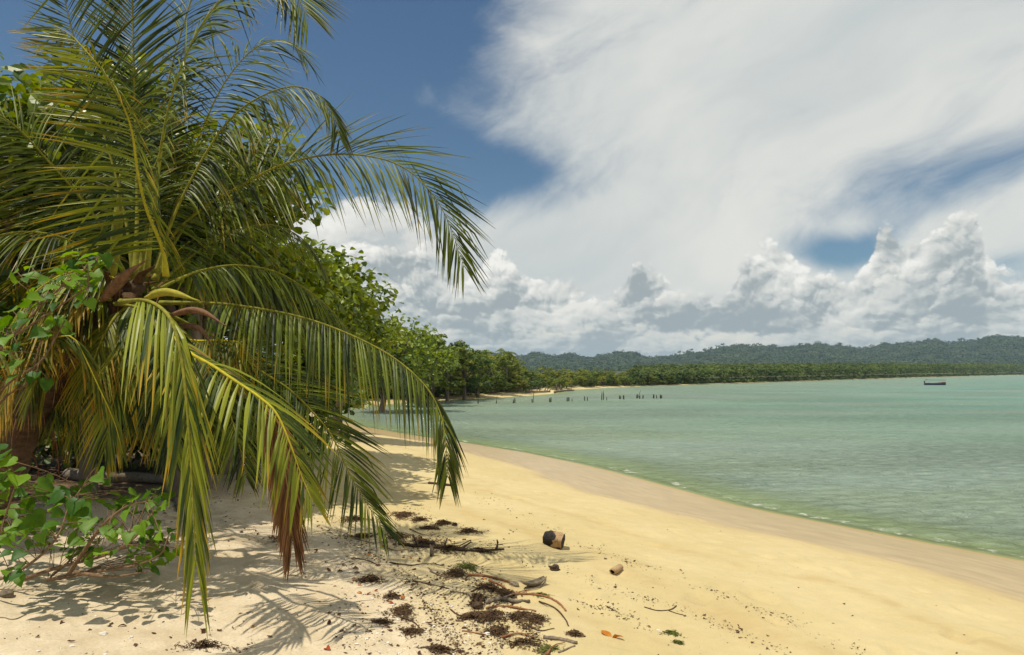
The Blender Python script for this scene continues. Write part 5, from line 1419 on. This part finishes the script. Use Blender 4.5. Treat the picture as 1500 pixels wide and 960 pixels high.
for x, y, s, lab in ((152, 930, 2.6, 'largest white shell piece on the sand low at the left'), (714, 930, 2.4, 'white shell lying in the dark seaweed heap'), (727, 927, 2.0, 'pale shell touching the white one in the seaweed'), (965, 924, 1.4, 'small white shell alone on smooth sand')):
    o = link('sea_shell', SM[0], label=lab, cat='shell', loc=at(x, y)); o.scale = (s, s, s)

def crumbs(name, regions, label, m, seed, smin, smax):
    rng = np.random.default_rng(seed); P = []
    for kind, a, n in regions:
        if kind == 'box':
            (x0, y0), (x1, y1) = a
            X = rng.uniform(x0, x1, n); Yp = rng.uniform(y0, y1, n)
        else:
            pts = np.array(a, float); t = rng.uniform(0, len(pts) - 1.001, n); i = t.astype(int); f = (t - i)[:, None]
            q = pts[i] * (1 - f) + pts[i + 1] * f + rng.normal(size=(n, 2)) * [7, 4.5]; X, Yp = q[:, 0], q[:, 1]
        # onto the ground by a few fixed-point steps
        Y = (CAMZ - 1.25) * F / (Yp - HORY)
        for _ in range(6):
            x = (X - 750) / F * Y; z = ground_z(x, Y); Y = 0.5 * Y + 0.5 * (CAMZ - z) * F / (Yp - HORY)
        x = (X - 750) / F * Y; P.append(np.stack([x, Y, ground_z(x, Y)], 1))
    P = np.concatenate(P)
    keep = fbm(P[:, 0] * 2.6, P[:, 1] * 2.6, 3, seed) > -0.25 + rng.normal(size=len(P)) * 0.35; P = P[keep]; n = len(P)
    s = rng.uniform(smin, smax, n) * (0.4 + rng.random(n) ** 3 * 1.5)
    off = rng.uniform(-1, 1, (n, 4, 3)) * np.array([1.3, 1.3, .5]) + np.array([0, 0, .35])
    V = (P[:, None, :] + off * s[:, None, None]).reshape(-1, 3)
    b = (np.arange(n) * 4)[:, None]; Fq = np.concatenate([b + [0, 1, 2], b + [0, 2, 3], b + [0, 3, 1], b + [1, 3, 2]])
    link(name, mesh_np(name, V, Fq, 3, [M[m]], {'rnd': np.repeat(rng.random(n), 4), 'along': np.zeros(n * 4)}), label=label, cat='debris', kind='stuff')
LINES = [('line', [(700, 722), (723, 735), (785, 760), (861, 795), (894, 811), (961, 833), (1050, 868), (1140, 900), (1220, 938), (1270, 958)], 1500),
         ('line', [(848, 882), (880, 888), (910, 897), (945, 912), (975, 922)], 330),
         ('line', [(760, 800), (860, 850), (930, 872), (1000, 893), (1070, 918), (1150, 955)], 700),
         ('line', [(600, 735), (660, 765), (720, 800), (780, 830)], 450)]
crumbs('beach_debris', LINES + [('box', ((490, 790), (740, 960)), 4200), ('box', ((0, 690), (520, 800)), 2600), ('box', ((0, 860), (700, 960)), 500), ('box', ((740, 740), (1450, 960)), 260), ('line', [(500, 780), (600, 850), (680, 960)], 2200), ('line', [(600, 745), (720, 860), (800, 955)], 3400)],
       'dark crumbs of weed and leaf along the tide lines', 'seaweed', 5, .0035, .011)
crumbs('shell_grit', [('box', ((480, 830), (740, 960)), 2400), ('box', ((0, 860), (480, 960)), 700)], 'white crumbs of shell in the coarse sand', 'shell', 6, .002, .005)

# ------------------------------------------------------------------ old jetty posts standing in the water
M['post'] = bark_material('post', (0.03, 0.022, 0.018), (0.09, 0.065, 0.05), 10, 4, 0.8, 0.02)
POSTS = [(101, 258, 24, 9), (235, 257, 22, 8), (235, 250, 62, 3), (360, 254, 26, 9), (371, 253, 38, 9), (498, 251, 30, 9), (507, 249, 84, 4), (626, 247, 30, 9), (635, 246, 36, 9), (755, 241, 30, 9), (767, 240, 30, 10), (790, 240, 22, 5),
         (883, 236, 34, 7), (902, 236, 28, 7), (1006, 230, 60, 7), (1020, 230, 66, 7), (1044, 232, 22, 5), (1139, 224, 26, 9), (1146, 223, 26, 6), (1168, 226, 30, 11), (1265, 219, 30, 11), (1272, 216, 58, 4), (1285, 221, 24, 9), (1308, 220, 26, 10),
         (1388, 219, 30, 11), (1410, 219, 26, 7), (1437, 220, 28, 9), (1446, 219, 24, 8)]
ORD = 'first second third fourth fifth sixth seventh eighth ninth tenth eleventh twelfth thirteenth fourteenth fifteenth sixteenth seventeenth eighteenth nineteenth twentieth'.split()
ORD += ['twenty-' + o for o in ORD[:9]]
for i, (x, yb, h, w) in enumerate(POSTS):
    px = 680 + x / 5; py = 540 + yb / 5; X, Y = W0(px, py); hh = h / 5 / F * Y; r = w / 5 / F * Y / 2
    rg = random.Random(i); lean = 0.35 if i == 21 else rg.gauss(0, .05)
    b = MB(); b.tube([(0, 0, -1.2), (0, 0, 0.0), (lean * hh * .6, 0, hh * .6), (lean * hh, 0, hh)], np.array([r, r, r * .95, r * (.8 if h < 50 else .5)]), 8, 0.5, 0, 1, .1, rg)
    kind = 'tall thin pole' if h > 50 else 'short dark post'
    link('jetty_post', b.mesh('jetty_post', [M['post']]), label='%s in the water, %s from left among the old jetty posts' % (kind, ORD[i]), cat='post', group='old jetty posts standing in the water', loc=(X, Y, 0))

# dead wood lying on the far sand spit
def dead_tree(px0, px1, py, label, seed):
    rg = random.Random(seed); X0, Y0 = W0(px0, py); X1, Y1 = W0(px1, py - .5)
    g0 = gz(X0, Y0); b = MB()
    q, _ = catmull([(X0, Y0, g0 + .2), ((X0 + X1) / 2, (Y0 + Y1) / 2, max(.2, gz((X0 + X1) / 2, Y0)) + .15), (X1, Y1, .35)], 14)
    b.tube(q, np.linspace(.20, .09, 14), 7, .5, 0, 1, .1, rg)
    for i in range(7):
        k = rg.randint(2, 12); d = np.array([rg.gauss(0, .4), rg.gauss(0, .3), rg.uniform(.4, 1)])
        b.tube([q[k], q[k] + d * .5, q[k] + d * rg.uniform(.7, 1.1)], np.array([.07, .05, .02]), 5)
    me = b.mesh('dead_tree', [M['drift_grey']]); co = np.empty(len(me.vertices) * 3, dtype=np.float32); me.vertices.foreach_get('co', co)
    me.vertices.foreach_set('co', (co.reshape(-1, 3) - np.array([X0, Y0, g0], dtype=np.float32)).ravel()); me.update()
    link('dead_tree', me, label=label, cat='driftwood', loc=(X0, Y0, g0))
dead_tree(770, 806, 578.5, 'bleached dead tree lying on the far sand spit, left one', 1)
dead_tree(812, 841, 576.5, 'bleached dead trunk lying in the shallows off the end of the spit', 2)

# ------------------------------------------------------------------ the moored boat
def flat(name, col, rough=0.5):
    m, T, out = mat(name); n = T.noise(pos(T), 6, 3, .6)
    princ(T, out, T.mix(n, tuple(c * .7 for c in col), col), rough, .4); M[name] = m
flat('boat_blue', (0.012, 0.018, 0.06)); flat('boat_red', (0.42, 0.05, 0.03)); flat('boat_white', (0.6, 0.6, 0.56)); flat('canopy', (0.10, 0.22, 0.17)); flat('motor', (0.03, 0.03, 0.03))
def boat():
    X0, Y = W0(1355, 564.3); X1 = (1385.3 - 750) / F * Y; L = X1 - X0; cx = (X0 + X1) / 2
    t = tag(bpy.data.objects.new('fishing_boat', None), 'small dark blue open boat with green canopy and red bow moored on the bay', 'boat'); COL.objects.link(t); t.location = (cx, Y, 0)
    n = 20
    def sec(a):
        half = 0.58 * (math.sin(math.pi * min(1, (a + .35) / 1.0) * .5) if a < .55 else math.cos((a - .55) / .45 * math.pi / 2) ** .7); half = max(half, .03)
        sheer = .42 + .30 * max(0, a - .35) ** 1.5 + .04 * (1 - a)
        return half, sheer
    def ring(z0f, z1f, out_=1.0):
        V = []
        for i in range(n):
            a = i / (n - 1); h, s = sec(a); x = cx - L / 2 + a * L * (1.0)
            V += [(x, Y - h * out_ * (1 if z1f > .5 else .6), s * z1f), (x, Y - h * .62 * out_, s * z0f - (.2 if z0f == 0 else 0)), (x, Y + h * .62 * out_, s * z0f - (.2 if z0f == 0 else 0)), (x, Y + h * out_, s * z1f)]
        return V
    b = MB(); V = ring(0, 1.0); Fs = [(i * 4 + j, (i + 1) * 4 + j, (i + 1) * 4 + j + 1, i * 4 + j + 1) for i in range(n - 1) for j in range(3)] + [(0, 1, 2, 3)]
    b.add(V, Fs); o = child('hull', b.mesh('hull', [M['boat_blue']]), t); md = o.modifiers.new('thickness', 'SOLIDIFY'); md.thickness = .05
    # gunwale: white, red at the bow
    for nm, a0, a1, m in (('gunwale', 0.0, 0.72, 'boat_white'), ('bow_stripe', 0.72, 1.0, 'boat_red')):
        g = MB()
        for sd in (-1, 1):
            P = []
            for i in range(12):
                a = a0 + (a1 - a0) * i / 11; h, s = sec(a); P.append((cx - L / 2 + a * L, Y + sd * (h + .02), s + .02))
            g.tube(P, .06 if nm == 'bow_stripe' else .035, 6)
        child(nm, g.mesh(nm, [M[m]]), t)
    for a in (.3, .55):
        h, s = sec(a); g = MB(); x = cx - L / 2 + a * L; g.add([(x - .12, Y - h, s - .1), (x + .12, Y - h, s - .1), (x + .12, Y + h, s - .1), (x - .12, Y + h, s - .1), (x - .12, Y - h, s - .06), (x + .12, Y - h, s - .06), (x + .12, Y + h, s - .06), (x - .12, Y + h, s - .06)], [(0, 1, 2, 3), (4, 7, 6, 5), (0, 4, 5, 1), (1, 5, 6, 2), (2, 6, 7, 3), (3, 7, 4, 0)])
        child('seat', g.mesh('seat', [M['boat_white']], False), t)
    for a in (.12, .86):
        for sd in (-1, 1):
            h, s = sec(a); g = MB(); x = cx - L / 2 + a * L; g.tube([(x, Y + sd * h * .8, s - .1), (x, Y + sd * .42, 1.12)], .022, 6); child('pole', g.mesh('pole', [M['boat_white']]), t)
    V = []
    for i in range(9):
        x = cx - L / 2 + (.05 + .88 * i / 8) * L
        for j in range(7): q = -1 + 2 * j / 6; V.append((x, Y + q * .55, 1.18 - .12 * q * q + .02 * math.sin(i * 1.6)))
    g = MB(); g.add(V, [(i * 7 + j, (i + 1) * 7 + j, (i + 1) * 7 + j + 1, i * 7 + j + 1) for i in range(8) for j in range(6)]); o = child('canopy', g.mesh('canopy', [M['canopy']]), t); o.modifiers.new('thickness', 'SOLIDIFY').thickness = .03
    g = MB(); x = cx - L / 2 - .08; g.tube([(x, Y, -.2), (x, Y, .35), (x - .02, Y, .55)], np.array([.05, .06, .06]), 8); g.tube([(x - .05, Y, .55), (x - .03, Y, .8), (x + .02, Y, .86)], np.array([.13, .14, .09]), 10)
    child('outboard_motor', g.mesh('outboard_motor', [M['motor']]), t)
boat()
